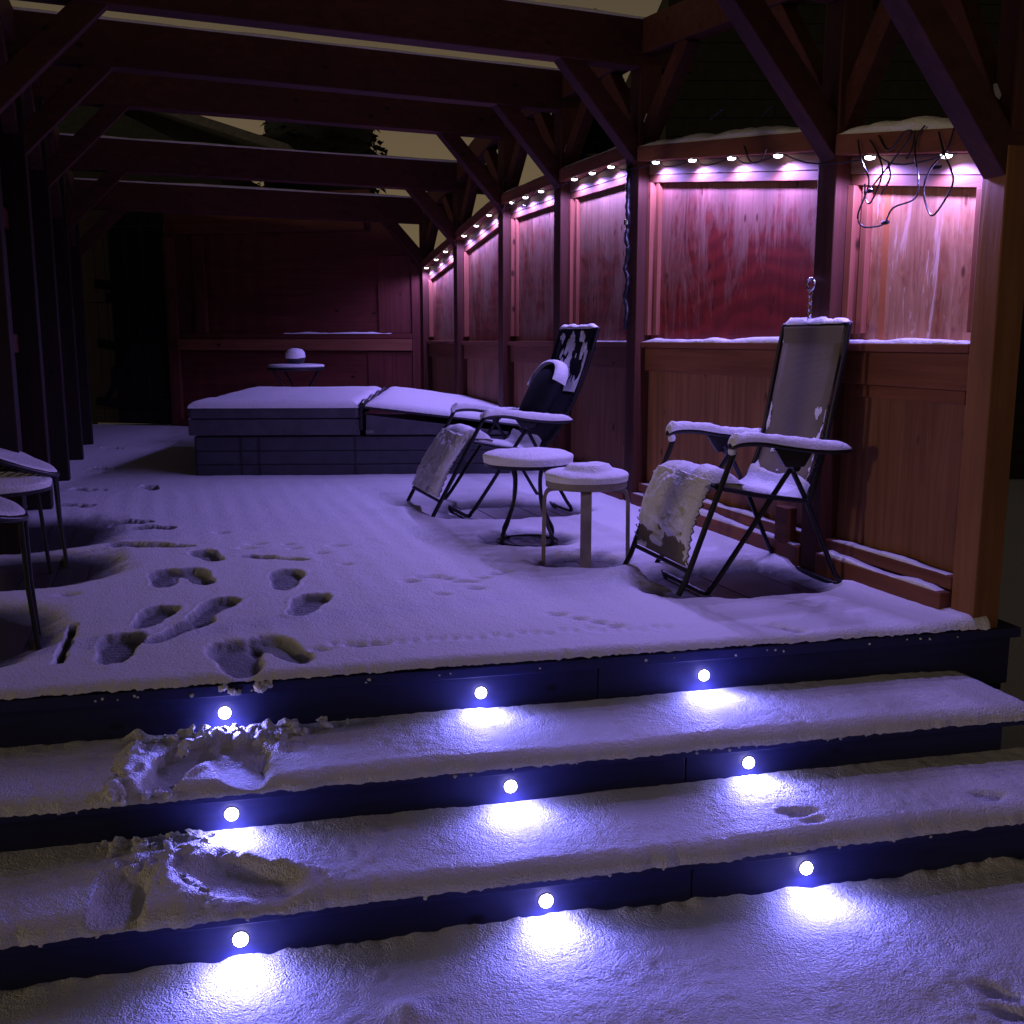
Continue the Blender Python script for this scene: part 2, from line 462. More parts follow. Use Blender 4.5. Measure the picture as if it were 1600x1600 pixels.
# --- deck snow
ncol = 620
ts = [0.0]
while ts[-1] < 1.0:
    tt = ts[-1]*10.2
    ts.append(ts[-1] + (0.0072 + (0.0012*tt if tt < 2.4 else 0.0029+0.012*(tt-2.4)))/10.2)
vv = np.array([0.0, 0.0003, 0.0008, 0.0015, 0.0024, 0.0036] + [0.0036 + t*(1-0.0036) for t in ts[1:]])
vv = np.clip(vv, 0, 1)
uu = np.linspace(0, 1, ncol); uu = uu + 0.055*np.sin(2*np.pi*uu)/(2*np.pi)*2   # finer in the middle
FL = np.array(st2w(-3.2, -0.028)); FR = np.array(st2w(1.965, -0.028))
BR = np.array(wall(8.5, 0.10)); BL = np.array([-5.55, 13.0])
VV, UU = np.meshgrid(vv, uu, indexing='ij')
X = (1-VV)*((1-UU)*FL[0]+UU*FR[0]) + VV*((1-UU)*BL[0]+UU*BR[0])
Y = (1-VV)*((1-UU)*FL[1]+UU*FR[1]) + VV*((1-UU)*BL[1]+UU*BR[1])
S, T = w2st(X, Y)
jit = 0.006 + 0.020*np.abs(fbm(S*9, S*0+3, 4))
Y = Y - jit*(1-VV)*np.exp(-np.maximum(T,0)/0.15)
dist = np.maximum((T+0.028), 0)
base = 0.046 + 0.008*fbm(X*1.4, Y*1.4, 4) + 0.0022*fbm(X*16, Y*16, 3)
# planks print through faintly as ridges along the wall
wcoord = (X-W0[0])*EW[0] + (Y-W0[1])*EW[1]
base += 0.0017*np.cos(2*math.pi*(wcoord-0.02)/0.1435)*sstep(0.1, 0.5, T)*(1-sstep(3.0, 5.5, T))*(0.6+fbm(X*2, Y*2, 2))
edge = np.sqrt(np.clip(1-(1-np.clip(dist/0.045, 0, 1))**2, 0, 1))
H = base.copy(); PACK = np.zeros_like(H)
prints = [(185,1018,-.15,.36,.135),(240,968,-.30,.32,.125),(333,955,-.42,.33,.13),(280,990,-.62,.36,.105),(258,908,-.05,.34,.13),(308,905,.25,.34,.125),
          (447,910,-.05,.38,.135),(480,950,-.22,.34,.135),(325,873,.30,.30,.115),(215,855,1.25,.30,.13),(258,858,1.15,.30,.11),(205,818,1.05,.26,.12),(240,828,1.0,.26,.12),(430,877,1.05,.34,.08),
          (165,735,.9,.26,.10),(140,768,1.0,.26,.10),(175,703,.9,.26,.10),(118,792,1.1,.24,.10),(235,765,.2,.26,.11)]
for px, py, a, L, Wd in prints:
    cx, cy = gp(px, py, 0.03)
    L *= 1.06; Wd *= 1.12; sd = foot(X, Y, cx, cy, math.atan2(cy, cx)+a, L, Wd)
    dep = 0.031 if L >= .3 else 0.026
    va = math.atan2(cy, cx)+a; la = (X-cx)*math.cos(va)+(Y-cy)*math.sin(va); lb = -(X-cx)*math.sin(va)+(Y-cy)*math.cos(va)
    lug = 0.0030*sstep(-0.2, 0.2, np.sin(2*math.pi*la/0.034 + 1.2*np.abs(lb)/0.03))
    H -= ((dep+0.004)*(0.98+0.10*fbm(X*18, Y*18, 3)) - lug)*(1-sstep(-0.009, 0.002, sd))
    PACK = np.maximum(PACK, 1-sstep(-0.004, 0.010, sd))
    H += 0.005*np.exp(-((sd-0.010)/0.010)**2)*(0.4+fbm(X*25+4, Y*25, 2))
# two long scrapes that run off the front edge
for px, py, a, L, Wd in [(372,1032,1.95,.42,.19),(440,1020,2.25,.40,.15)]:
    cx, cy = gp(px, py, 0.03)
    sd = foot(X, Y, cx, cy, a, L, Wd)
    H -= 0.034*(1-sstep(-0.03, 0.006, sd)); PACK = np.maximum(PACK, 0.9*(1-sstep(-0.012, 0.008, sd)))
# small animal tracks
tr = []
for i in range(9): tr.append((640+i*19, 905-6*math.sin(i)-i*1.2))
tr += [(870,958),(905,965),(935,970),(960,975),(1205,975),(1225,978),(1245,982),(385,855),(440,870),(500,862),(345,830),(400,848),(460,855),(525,850),(170,700),(160,738),(140,765),(130,790),(105,925),(150,893),(128,880),(560,1005),(590,1003),(500,1012),(450,848),(540,880),(690,925),(740,915)]
for px, py in tr:
    cx, cy = gp(px, py); rr = 0.022 + 0.012*random.random()
    d2 = ((X-cx)/(rr*1.5))**2 + ((Y-cy)/rr)**2
    H -= 0.017*np.exp(-d2**1.5)
# row of shallow dents near the front edge
for i in range(26):
    px = 520 + i*21; cx, cy = gp(px, 1010-0.055*(px-520)-8+6*random.random())
    H -= 0.009*np.exp(-(((X-cx)/0.02)**2+((Y-cy)/0.03)**2)**1.2)
# sheltered boards under the furniture
def shelter(cx, cy, ang, L, Wd, soft):
    global H
    c, s = math.cos(ang), math.sin(ang)
    a = (X-cx)*c + (Y-cy)*s; b = -(X-cx)*s + (Y-cy)*c
    d = (np.abs(a/(L/2))**2.4 + np.abs(b/(Wd/2))**2.4)**(1/2.4)
    sd = (d-1)*min(L, Wd)/2 + 0.05*fbm(X*7, Y*7, 4)
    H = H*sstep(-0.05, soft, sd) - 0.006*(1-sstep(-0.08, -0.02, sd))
shelter(1.02, 4.50, 0.30, 0.96, 0.62, 0.06)
shelter(-0.02, 6.42, 0.3, 1.05, 0.66, 0.06)
shelter(0.09, 5.47, 0.0, 0.50, 0.40, 0.07)
shelter(0.33, 4.90, 0.0, 0.40, 0.30, 0.06)
shelter(-2.30, 4.70, 0.4, 0.75, 0.70, 0.15)
shelter(-2.15, 3.55, 0.4, 0.85, 0.85, 0.15)
shelter(-2.70, 5.6, 0.4, 0.8, 0.9, 0.2)
# slot of bare board by the left chair
cx, cy = gp(103, 1000); va = math.atan2(cy, cx)-0.12; la = (X-cx)*math.cos(va)+(Y-cy)*math.sin(va); lb = -(X-cx)*math.sin(va)+(Y-cy)*math.cos(va)
H = np.where((np.abs(lb) < 0.016) & (np.abs(la) < 0.26), -0.003, H)
# bank of snow slid off the near footrest, drift by the far one
cx, cy = gp(1000, 903); H += 0.045*np.exp(-((((X-cx)*0.8-(Y-cy)*0.6)/0.20)**2 + (((X-cx)*0.6+(Y-cy)*0.8)/0.075)**2))
cx, cy = gp(650, 797); H += 0.028*np.exp(-(((X-cx)/0.22)**2 + ((Y-cy)/0.12)**2))
# banks up against the wall and the tub
H += 0.02*np.exp(-np.clip(wcoord-0.1, 0, 9)/0.10)
Z = 0.010*(1-edge) + H*edge + np.where(VV < 1e-6, 0.012-0.014*np.abs(fbm(S*40, S*0, 3)), 0)
Z += 0.0
P = np.stack([X, Y, Z], -1)
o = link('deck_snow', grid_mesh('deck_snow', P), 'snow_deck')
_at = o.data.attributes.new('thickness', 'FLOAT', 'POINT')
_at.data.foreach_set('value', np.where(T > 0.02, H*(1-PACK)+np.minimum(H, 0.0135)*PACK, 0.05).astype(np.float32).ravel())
tag(o, 'snow lying over the deck boards with boot prints at left', 'snow', None, 'stuff')

# --- treads and ground
def tread_snow(name, label, t_front, t_back, ztop, th, s1, seed, trod=None, round_r=0.05, res=0.0105, s0=-3.2, mat='snow_coarse'):
    ns = int((s1-s0)/res); nt_ = int((t_back-t_front)/res)
    tv = np.concatenate([[0, .0008, .002, .004, .007], np.linspace(0.0105, t_back-t_front, nt_)])
    sv = np.linspace(s0, s1, ns)
    TT, SS = np.meshgrid(tv, sv, indexing='ij')
    T_ = TT + t_front
    jit = 0.006 + 0.022*np.abs(fbm(SS*8+seed, SS*0+seed, 4))
    T_ = T_ - jit*np.exp(-TT/0.08)*(1 if round_r else 0)
    e = np.sqrt(np.clip(1-(1-np.clip(TT/round_r, 0, 1))**2, 0, 1)) if round_r else np.ones_like(TT)
    er = np.sqrt(np.clip(1-(1-np.clip((s1-SS)/0.06, 0, 1))**2, 0, 1))
    h = th*(1+0.35*fbm(SS*1.1+seed, T_*0+seed, 3)) + 0.007*fbm(SS*3+seed, T_*3, 3) + 0.0050*fbm(SS*42+seed, T_*42, 3)*(0.75+0.9*fbm(SS*4+seed, T_*4, 2))
    if trod is not None: h = trod(SS, T_, h)
    z = ztop + np.maximum(h, 0.007+0.003*fbm(SS*30, T_*30, 3))*e*er
    z = np.where(TT < 0.0005, ztop-0.002-0.012*np.abs(fbm(SS*40+seed, SS*0, 3)), z)
    x, y = st2w(SS, T_)
    o = link(name, grid_mesh(name, np.stack([x, y, z], -1)), mat)
    return tag(o, label, 'snow', None, 'stuff')
def trod1(s, t, h):
    # kicked-out hollow at the left light and heaped crumbs round it
    f1 = foot(s, t, -0.985, -0.27, 1.25, 0.34, 0.15); f2 = foot(s, t, -0.79, -0.27, 1.75, 0.30, 0.20)
    ch = 0.5 + fbm(s*26, t*26, 4)
    h = h - 0.040*(1-sstep(-0.03, 0.008, f1)) - 0.022*(1-sstep(-0.03, 0.01, f2))
    rim = np.exp(-((f1-0.018)/0.02)**2)
    h = h + 0.022*rim*sstep(-0.42, -0.2, t)*ch + 0.03*np.exp(-(((s+1.11)/0.035)**2))*sstep(-0.46,-0.36,t)*ch
    heap = np.exp(-(((s+0.80)/0.20)**2 + ((t+0.09)/0.065)**2))
    heap2 = np.exp(-(((s+0.72)/0.10)**2 + ((t+0.10)/0.10)**2))
    h = h + 0.030*heap*(0.3+1.6*np.abs(fbm(s*20, t*20, 4))) + 0.03*heap2*np.abs(fbm(s*34+3, t*34, 3))*2
    sl = ((s+0.78)+0.35*(t+0.3))
    h = h - 0.016*np.exp(-(sl/0.05)**2)*sstep(-0.20,-0.30,t)
    return h
def trod2(s, t, h):
    f1 = foot(s, t, -1.085, -0.69, 1.6, 0.30, 0.135); f2 = foot(s, t, -0.78, -0.665, 2.75, 0.36, 0.16)
    ch = 0.5 + fbm(s*24+7, t*24, 4)
    h = h - 0.028*(1-sstep(-0.02, 0.006, f1)) - 0.030*(1-sstep(-0.035, 0.008, f2))
    # open towards the nosing
    op = ((np.abs(s+1.09) < 0.062)*sstep(-0.62, -0.66, t)) ; h = h*(1-0.6*op)
    op = np.exp(-((s+0.745)/0.095)**6)*sstep(-0.68,-0.74,t); h = h*(1-0.55*op)
    h = h + 0.026*np.exp(-((f2-0.02)/0.025)**2)*sstep(-0.76,-0.64,t)*ch
    h = h + 0.03*np.exp(-(((s+1.02)/0.13)**2 + ((t+0.54)/0.06)**2))*(0.3+ch)
    h = h + 0.012*np.exp(-(((s+0.93)/0.06)**2 + ((t+0.70)/0.08)**2))
    # bird tracks on the right
    for cx, cy in ((0.86,2.905),(0.90,2.93),(0.84,2.93),(0.90,2.87),(1.48,3.05),(1.53,3.045),(1.50,3.02)):
        a, b = w2st(cx, cy)
        h = h - 0.03*np.exp(-(((s-a)/0.03)**2 + ((t-b)/0.012)**2))
    return h
tread_snow('step_snow', 'snow on the upper step, kicked up under its left light', -0.402, -0.001, -0.19, 0.040, 1.895, 11, trod1)
tread_snow('step_snow', 'snow on the middle step with two boot marks at left', -0.774, -0.373, -0.36, 0.042, 2.79, 23, trod2)
def trodg(s, t, h):
    for px, py, a, L, Wd in ((1565,1545,2.3,.13,.05),(1592,1578,2.5,.16,.055)):
        x, y = gp(px, py, -0.5); a0, b0 = w2st(x, y)
        h = h - 0.04*(1-sstep(-0.025, 0.006, foot(s, t, a0, b0, a, L, Wd)))
    x, y = gp(635, 1580, -0.5); a0, b0 = w2st(x, y)
    h = h + 0.022*np.exp(-(((s-a0)/0.04)**2+((t-b0)/0.035)**2))
    h = h + 0.010*fbm(s*1.3, t*5, 3)
    h = h + 0.02*np.exp(-((t+0.75)/0.03)**2)*(0.4+fbm(s*14, t*14, 3))
    return h
tread_snow('ground_snow', 'lumpy snow on the ground in front of the bottom step', -2.6, -0.7445, -0.55, 0.05, 3.2, 41, trodg, 0.0, 0.0125)

# loose lumps of snow, one object per heap
def clumps(name, label, spots):
    mb = MB()
    for (x, y, z, r) in spots:
        n = 7; vs = []; fs = []
        seed = random.random()*50; flat = 0.8 if r < 0.016 else random.uniform(0.3, 0.6); rot = Euler((random.uniform(-.9,.9), random.uniform(-.9,.9), random.uniform(0, 6)))
        for i in range(n+1):
            th = math.pi*i/n
            for j in range(10):
                ph = 2*math.pi*j/10
                k = 1 + 1.1*float(fbm(np.array(2.2*math.cos(ph)*math.sin(th)+seed), np.array(2.2*math.sin(ph)*math.sin(th)+1.7*math.cos(th)+seed), 3))
                q = Vector((r*k*math.sin(th)*math.cos(ph), r*k*math.sin(th)*math.sin(ph), flat*r*k*math.cos(th))); q.rotate(rot); vs.append((x+q.x, y+q.y, z+q.z))
        for i in range(n):
            for j in range(10): fs.append((i*10+j, (i+1)*10+j, (i+1)*10+(j+1)%10, i*10+(j+1)%10))
        mb.add(vs, fs)
    mb.smooth = True
    o = mb.build(name, 'snow_coarse')
    return tag(o, label, 'snow', None, 'stuff')
sp = []
for i in range(34):
    s = random.gauss(-0.83, 0.15); t = -0.035 - abs(random.gauss(0, 0.07)); x, y = st2w(s, max(t, -0.3))
    sp.append((x, y, -0.145+random.random()*0.02, 0.007+0.017*random.random()**2))
for i in range(16):
    s = random.uniform(-1.14, -0.95); t = random.uniform(-0.415, -0.36); x, y = st2w(s, t)
    sp.append((x, y, -0.175, 0.008+0.010*random.random()))
for i in range(16):
    s = random.uniform(-1.02, -0.62); t = random.uniform(-0.14, -0.03); x, y = st2w(s, t)
    sp.append((x, y, -0.146+random.random()*0.012, random.uniform(0.018, 0.036)))
for i in range(9):
    f = i/8.0; x, y = st2w(-1.05-0.09*f+random.uniform(-.01,.01), -0.07-0.33*f); sp.append((x, y, -0.152, random.uniform(0.020, 0.034)))
clumps('snow_lumps', 'crumbled snow heaped on the upper step below its left light', sp)
sp = []
for i in range(26):
    s = random.gauss(-1.02, 0.10); t = -0.39 - abs(random.gauss(0, 0.04)); x, y = st2w(s, t)
    sp.append((x, y, -0.312+random.random()*0.01, 0.006+0.016*random.random()**2))
for i in range(8):
    x, y = st2w(random.uniform(-1.12, -0.88), random.uniform(-0.50, -0.40)); sp.append((x, y, -0.316, random.uniform(0.018, 0.030)))
for i in range(7):
    f = i/6.0; x, y = st2w(-0.93+0.075*f, -0.62-0.14*f); sp.append((x, y, -0.324, random.uniform(0.014, 0.024)))
clumps('snow_lumps', 'crumbled snow against the riser at left of the middle step', sp)
sp = []
for px, py, z in ((352,1052,-0.0),(366,1058,-0.015),(375,1056,-0.018),(404,1043,0.0),(412,1040,0.005),(410,1050,-0.012),(420,1046,0.0)):
    x, y = gp(px, py, z); x, y = st2w(w2st(x, y)[0], -0.034)
    sp.append((x, y, z+0.003, 0.009+0.008*random.random()))
clumps('snow_lumps', 'small snow crumbs stuck to the top riser edge above its light', sp)
sp = []
for i in range(70):
    s = random.uniform(-1.3, 1.9); k = random.choice((0,1,2))
    x, y = st2w(s, RISE[k][0]-0.032); sp.append((x, y, tops[k]-0.004-0.012*random.random(), 0.003+0.003*random.random()))
clumps('snow_specks', 'tiny snow specks clinging along the dark step edges', sp)

# ================================================================== step lights (nine)
ROW = ('top', 'middle', 'bottom'); COLN = ('left', 'centre', 'right')
LX = [[-0.845, 0.0, 0.817], [-0.818, 0.018, 0.818], [-0.79, 0.034, 0.83]]
for k in range(3):
    for j in range(3):
        x, y = st2w(LX[k][j], RISE[k][0]); z = (-0.092, -0.268, -0.443)[k]
        t = thing('step_light', f'glowing violet white step light at the {COLN[j]} of the {ROW[k]} riser', 'step light', (x, y, z), SANG, 'step lights')
        # body axis is local -y
        def cyl(prof):
            mb = MB().lathe(prof, 20); mb.v = [(a, -c, b) for a, b, c in mb.v]; return mb
        cyl([(0.0205, 0.0), (0.0212, 0.001), (0.0212, 0.003), (0.0200, 0.0042), (0.019, 0.003)]).build('bezel', 'white_plastic', t)
        cyl([(0.0195, 0.004), (0.0190, 0.009), (0.0165, 0.013), (0.011, 0.0165), (0.004, 0.018)]).build('lens', 'led_step', t)
        ld = bpy.data.lights.new('step_lamp', 'SPOT'); ld.spot_size = R(178); ld.spot_blend = 0.9; ld.energy = STEP_W*(1.0, 0.86, 1.08, 0.94, 1.12, 0.9, 1.05, 0.97, 0.88)[k*3+j]; ld.color = STEP_COL; ld.shadow_soft_size = 0.012
        lo = bpy.data.objects.new('step_lamp', ld); C.objects.link(lo); lo.parent = t; lo.location = (0, -0.030, -0.006); lo.rotation_euler = (R(-22), 0, 0)
        fd = bpy.data.lights.new('step_flood', 'SPOT'); fd.energy = FLOOD_W*(1.0, 0.9, 1.1, 0.95, 1.1, 0.92, 1.05, 1.0, 0.9)[k*3+j]; fd.color = STEP_COL; fd.shadow_soft_size = 0.012; fd.spot_size = R(165); fd.spot_blend = 1.0
        fo = bpy.data.objects.new('step_flood', fd); C.objects.link(fo); fo.parent = t; fo.location = (0, -0.036, 0.002); fo.rotation_euler = (R(-80), 0, 0)

# ================================================================== pergola: posts, beams, plates, braces
PU = [-0.010, 0.947, 2.936, 4.245, 5.593, 7.05, 8.475]        # P7 .. P1 along the wall
BB = [2.36, 2.54, 2.72, 2.73, 2.78, 2.53, 2.37]               # underside of the cross beam at each
BF = [1.73, 1.93, 2.21, 2.25, 2.24, 2.06, 1.95]               # foot of its braces
BD = np.array([0.92, 0.392]); BD = BD/np.linalg.norm(BD)
perg = thing('pergola', 'dark red timber pergola frame over the deck with snow on its beams', 'pergola')
def bev(o): return o
WPOST = 0.04
lefts = []
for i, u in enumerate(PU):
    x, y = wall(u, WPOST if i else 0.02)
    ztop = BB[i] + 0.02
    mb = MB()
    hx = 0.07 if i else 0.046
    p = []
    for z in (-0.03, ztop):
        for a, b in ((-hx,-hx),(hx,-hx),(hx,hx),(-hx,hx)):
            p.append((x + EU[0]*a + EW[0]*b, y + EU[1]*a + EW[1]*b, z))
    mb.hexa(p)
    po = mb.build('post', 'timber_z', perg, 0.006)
    # left post on the other side
    k = (x + 0.816 + 0.338*y)/(BD[0] + 0.338*BD[1]) if True else 0
    lx, ly = x - BD[0]*k, y - BD[1]*k
    lefts.append((lx, ly))
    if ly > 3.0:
        MB().beam((lx, ly, -0.03), (lx, ly, ztop), 0.14, 0.14, (EU[0], EU[1], 0)).build('post', 'timber_shaded', perg, 0.006)
    # cross beam
    zb = BB[i]; bh = 0.27
    a = (lx - BD[0]*0.35, ly - BD[1]*0.35, zb + bh/2); b = (x + BD[0]*0.30, y + BD[1]*0.30, zb + bh/2)
    bo = MB().beam(a, b, 0.13, bh).build('beam', 'timber_x', perg, 0.006)
    # snow line on the beam
    n = 60; d = np.array(b) - np.array(a); pts = []
    side = np.array([-BD[1], BD[0]])
    rows = []
    for j in range(n+1):
        q = np.array(a) + d*j/n; h = 0.018 + 0.012*float(fbm(np.array(j*0.3+i*7), np.array(0.0), 3))
        row = []
        for ww, zz in ((-0.068, -0.004), (-0.07, 0.6*h), (-0.045, h), (0.045, h), (0.07, 0.6*h), (0.068, -0.004)):
            row.append((q[0]+side[0]*ww, q[1]+side[1]*ww, zb+bh+zz))
        rows.append(row)
    link('snow', grid_mesh('snow', np.array(rows)), 'snow_soft', perg)
    # brace in the plane of the bent, right side
    L = zb - BF[i] + 0.02
    MB().beam((x - BD[0]*0.02, y - BD[1]*0.02, BF[i]-0.02), (x - BD[0]*(L*0.98+0.05), y - BD[1]*(L*0.98+0.05), zb+0.05), 0.10, 0.12).build('brace', 'timber_x', perg, 0.005)
    if ly > 3.0:
        MB().beam((lx + BD[0]*0.02, ly + BD[1]*0.02, BF[i]-0.02), (lx + BD[0]*(L+0.05), ly + BD[1]*(L+0.05), zb+0.05), 0.10, 0.12).build('brace', 'timber_x', perg, 0.005)
# plates along both sides and braces in the wall plane, with a little snow in the crooks
for i in range(6):
    z0, z1 = BB[i]+0.18, BB[i+1]+0.18
    for side in (0, 1):
        if side == 0:
            A = np.array(wall(PU[i], WPOST)); B = np.array(wall(PU[i+1], WPOST))
        else:
            A = np.array(lefts[i]); B = np.array(lefts[i+1])
            if A[1] < 3.0: continue
        d = (B-A)/np.linalg.norm(B-A); Ls = np.linalg.norm(B-A)
        MB().beam((*A, z0), (*B, z1), 0.125, 0.20).build('plate', 'timber_x', perg, 0.006)
        for (q, dd, zf, zt) in ((A, d, BF[i]+0.06, BB[i]+0.10), (B, -d, BF[i+1]+0.06, BB[i+1]+0.10)):
            sl = (z1-z0)/Ls * (1 if dd is d else -1)
            Lb = min(0.56, Ls*0.42)
            a = (q[0], q[1], zf); b = (q[0]+dd[0]*Lb, q[1]+dd[1]*Lb, zt + sl*Lb)
            MB().beam(a, b, 0.085, 0.11).build('brace', 'timber_x', perg, 0.004)
            if side == 0:
                va = Vector(a); vb = Vector(b); v = (vb-va)
                mb = MB()
                for kk in range(1):
                    c0 = va + v*0.12 + Vector((0,0,0.075))
                    mb.lathe([(0.005, 0.055), (0.03, 0.045), (0.046, 0.0), (0.03, -0.04), (0.004, -0.05)][::-1], 10, tuple(c0))
                mb.build('snow', 'snow_soft', perg)

# roof of the far bay seen as one more purlin row: purlins on top, along the plates
# ================================================================== fence bays along the right wall
CAPZ = [(1.888, 1.770), (2.172, 1.930), (2.232, 2.212), (2.232, 2.234), (2.068, 2.238), (1.872, 2.046)]   # cap underside: far end, near end
PLY = [ply('ply_bay_a', (0.33, 0.10, 0.035), (0.56, 0.27, 0.14), 0.66, 1.0, 0.9, True, 0.0, True),
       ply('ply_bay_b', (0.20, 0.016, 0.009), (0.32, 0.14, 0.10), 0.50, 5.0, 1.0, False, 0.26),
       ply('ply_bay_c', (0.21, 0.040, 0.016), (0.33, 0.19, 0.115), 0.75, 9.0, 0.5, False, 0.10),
       ply('ply_bay_d', (0.20, 0.045, 0.020), (0.31, 0.17, 0.10), 0.55, 13.0, 0.9),
       ply('ply_bay_e', (0.21, 0.05, 0.022), (0.32, 0.18, 0.105), 0.60, 17.0, 0.9),
       ply('ply_bay_f', (0.21, 0.05, 0.022), (0.32, 0.18, 0.105), 0.65, 21.0, 0.9)]
BAYLAB = ['pale knotty plywood wall bay beside the orange end post, cables hanging over it',
          'deep red plywood wall bay behind the tan lounger, four lights along its top',
          'frost streaked plywood wall bay behind the dark lounger, first of the narrow lit bays',
          'narrow plywood wall bay with level top, second beyond the black hanging cord',
          'narrow plywood wall bay with steeply sloping lit top, next but one to the corner',
          'narrowest plywood wall bay at the far right corner, beside the back wall']
def strip_snow(parent, x0, x1, y0, y1, zf, h, seed, amp=0.5, n=70):
    """rounded snow ridge lying on a rail; zf(x) top of rail"""
    rows = []
    for j in range(n+1):
        x = x0 + (x1-x0)*j/n
        e = min(1.0, 12*min(j, n-j)/n + 0.05)
        hh = h*e*(1 + amp*2*float(fbm(np.array(x*5.0+seed), np.array(seed*1.0), 4)))
        ww = (y1-y0)
        row = []
        for f, zz in ((0.0, -0.004), (0.0, 0.45), (0.10, 0.82), (0.32, 1.0), (0.68, 1.0), (0.90, 0.82), (1.0, 0.45), (1.0, -0.004)):
            jit = 0.006*float(fbm(np.array(x*20+f*3), np.array(seed+f*5), 2)) if 0.05 < zz < 0.9 else 0
            row.append((x, y0 + ww*f + jit, zf(x) + (hh*zz if zz > 0 else zz)))
        rows.append(row)
    return link('snow', grid_mesh('snow', np.array(rows)), 'snow_soft', parent)
bays = []
for i in range(6):
    u0 = PU[i] + 0.071; u1 = PU[i+1] - 0.071
    zf, zn = CAPZ[i]
    x, y = wall(0, 0)
    t = thing('wall_bay', BAYLAB[i], 'wooden wall', (x, y, 0.0), WANG, 'plywood wall bays')
    bays.append(t)
    zc = lambda u, zn=zn, zf=zf, u0=u0, u1=u1: zn + (zf-zn)*(u-u0)/(u1-u0)     # cap underside
    # upper panel
    mb = MB(); mb.hexa([(u0,-0.02,1.08),(u1,-0.02,1.08),(u1,0,1.08),(u0,0,1.08),(u0,-0.02,zc(u0)),(u1,-0.02,zc(u1)),(u1,0,zc(u1)),(u0,0,zc(u0))])
    mb.build('upper_panel', PLY[i], t)
    MB().slope(u0, zc(u0)+0.085, u1, zc(u1)+0.085, -0.05, 0.125, 0.085).build('cap_rail', 'trim_x', t, 0.004)
    strip_snow(t, u0+0.005, u1-0.005, -0.045, 0.118, lambda u: zc(u)+0.085, (0.040, 0.034, 0.016, 0.014, 0.013, 0.013)[i], i*9.0)
    MB().slope(u0+0.001, zc(u0)-0.001, u1-0.001, zc(u1)-0.001, 0.001, 0.040, 0.075).build('header', 'header_x', t, 0.002)
    MB().slope(u0+0.002, zc(u0)-0.077, u1-0.002, zc(u1)-0.077, 0.001, 0.034, 0.045).build('top_trim', 'trim_x', t, 0.002)
    for a, b in ((u0+0.0015, u0+0.045), (u1-0.045, u1-0.0015)):
        mb = MB().hexa([(a,0.001,1.125),(b,0.001,1.125),(b,0.05,1.125),(a,0.05,1.125),(a,0.001,zc(a)-0.123),(b,0.001,zc(b)-0.123),(b,0.05,zc(b)-0.123),(a,0.05,zc(a)-0.123)])
        mb.build('side_trim', 'trim_z', t, 0.002)
    if i < 4:   # second stud at the far end, next to the post
        a, b = u1-0.115, u1-0.075
        mb = MB().hexa([(a,0.001,1.125),(b,0.001,1.125),(b,0.028,1.125),(a,0.028,1.125),(a,0.001,zc(a)-0.123),(b,0.001,zc(b)-0.123),(b,0.028,zc(b)-0.123),(a,0.028,zc(a)-0.123)])
        mb.build('side_trim', 'trim_z', t, 0.002)
    # ledge at eye height
    MB().box(u0+0.001, u1-0.001, -0.02, 0.075, 1.048, 1.083).build('ledge', 'trim_x', t, 0.004)
    if i < 3:
        strip_snow(t, u0+0.01, u1-0.01, 0.004, 0.072, lambda u: 1.083, (0.018, 0.022, 0.006)[i], 40+i, 0.35, 60)
    MB().box(u0+0.002, u1-0.002, 0.0, 0.045, 0.905, 1.047).build('mid_rail', 'trim_x', t, 0.004)
    if i == 0:
        MB().box(u0+0.05, u0+0.72, 0.0, 0.030, 0.850, 0.903).build('mid_rail', 'trim_x', t, 0.003)
    MB().box(u0, u1, -0.02, 0.012, 0.10, 1.046).build('lower_panel', 'lower_ply', t)
    MB().box(u0+0.002, u1-0.002, 0.013, 0.075, 0.135, 0.19).build('sill', 'trim_x', t, 0.006)
    MB().box(u0+0.002, u1-0.002, 0.013, 0.125, 0.0, 0.128).build('baseboard', 'trim_x', t, 0.006)
    if i < 2:
        strip_snow(t, u0+0.03, u1-0.02, 0.078, 0.12, lambda u: 0.128, 0.016, 70+i, 0.8, 60)
        strip_snow(t, u0+0.03, u1-0.05, 0.03, 0.072, lambda u: 0.19, 0.010, 80+i, 0.9, 60)
_u = PU[0]; _o = MB().box(_u-0.060, _u+0.060, -0.042, 0.082, -0.03, 1.775).build('end_post', 'end_post', bays[0], 0.006); _o['label'] = 'knotty orange brown end post'  # pale end board; darker post above it stands in for roof shade
# stub block in the bay behind the near chair
MB().box(1.10, 1.20, 0.077, 0.135, 0.13, 0.30).build('block', 'trim_x', bays[1], 0.004)

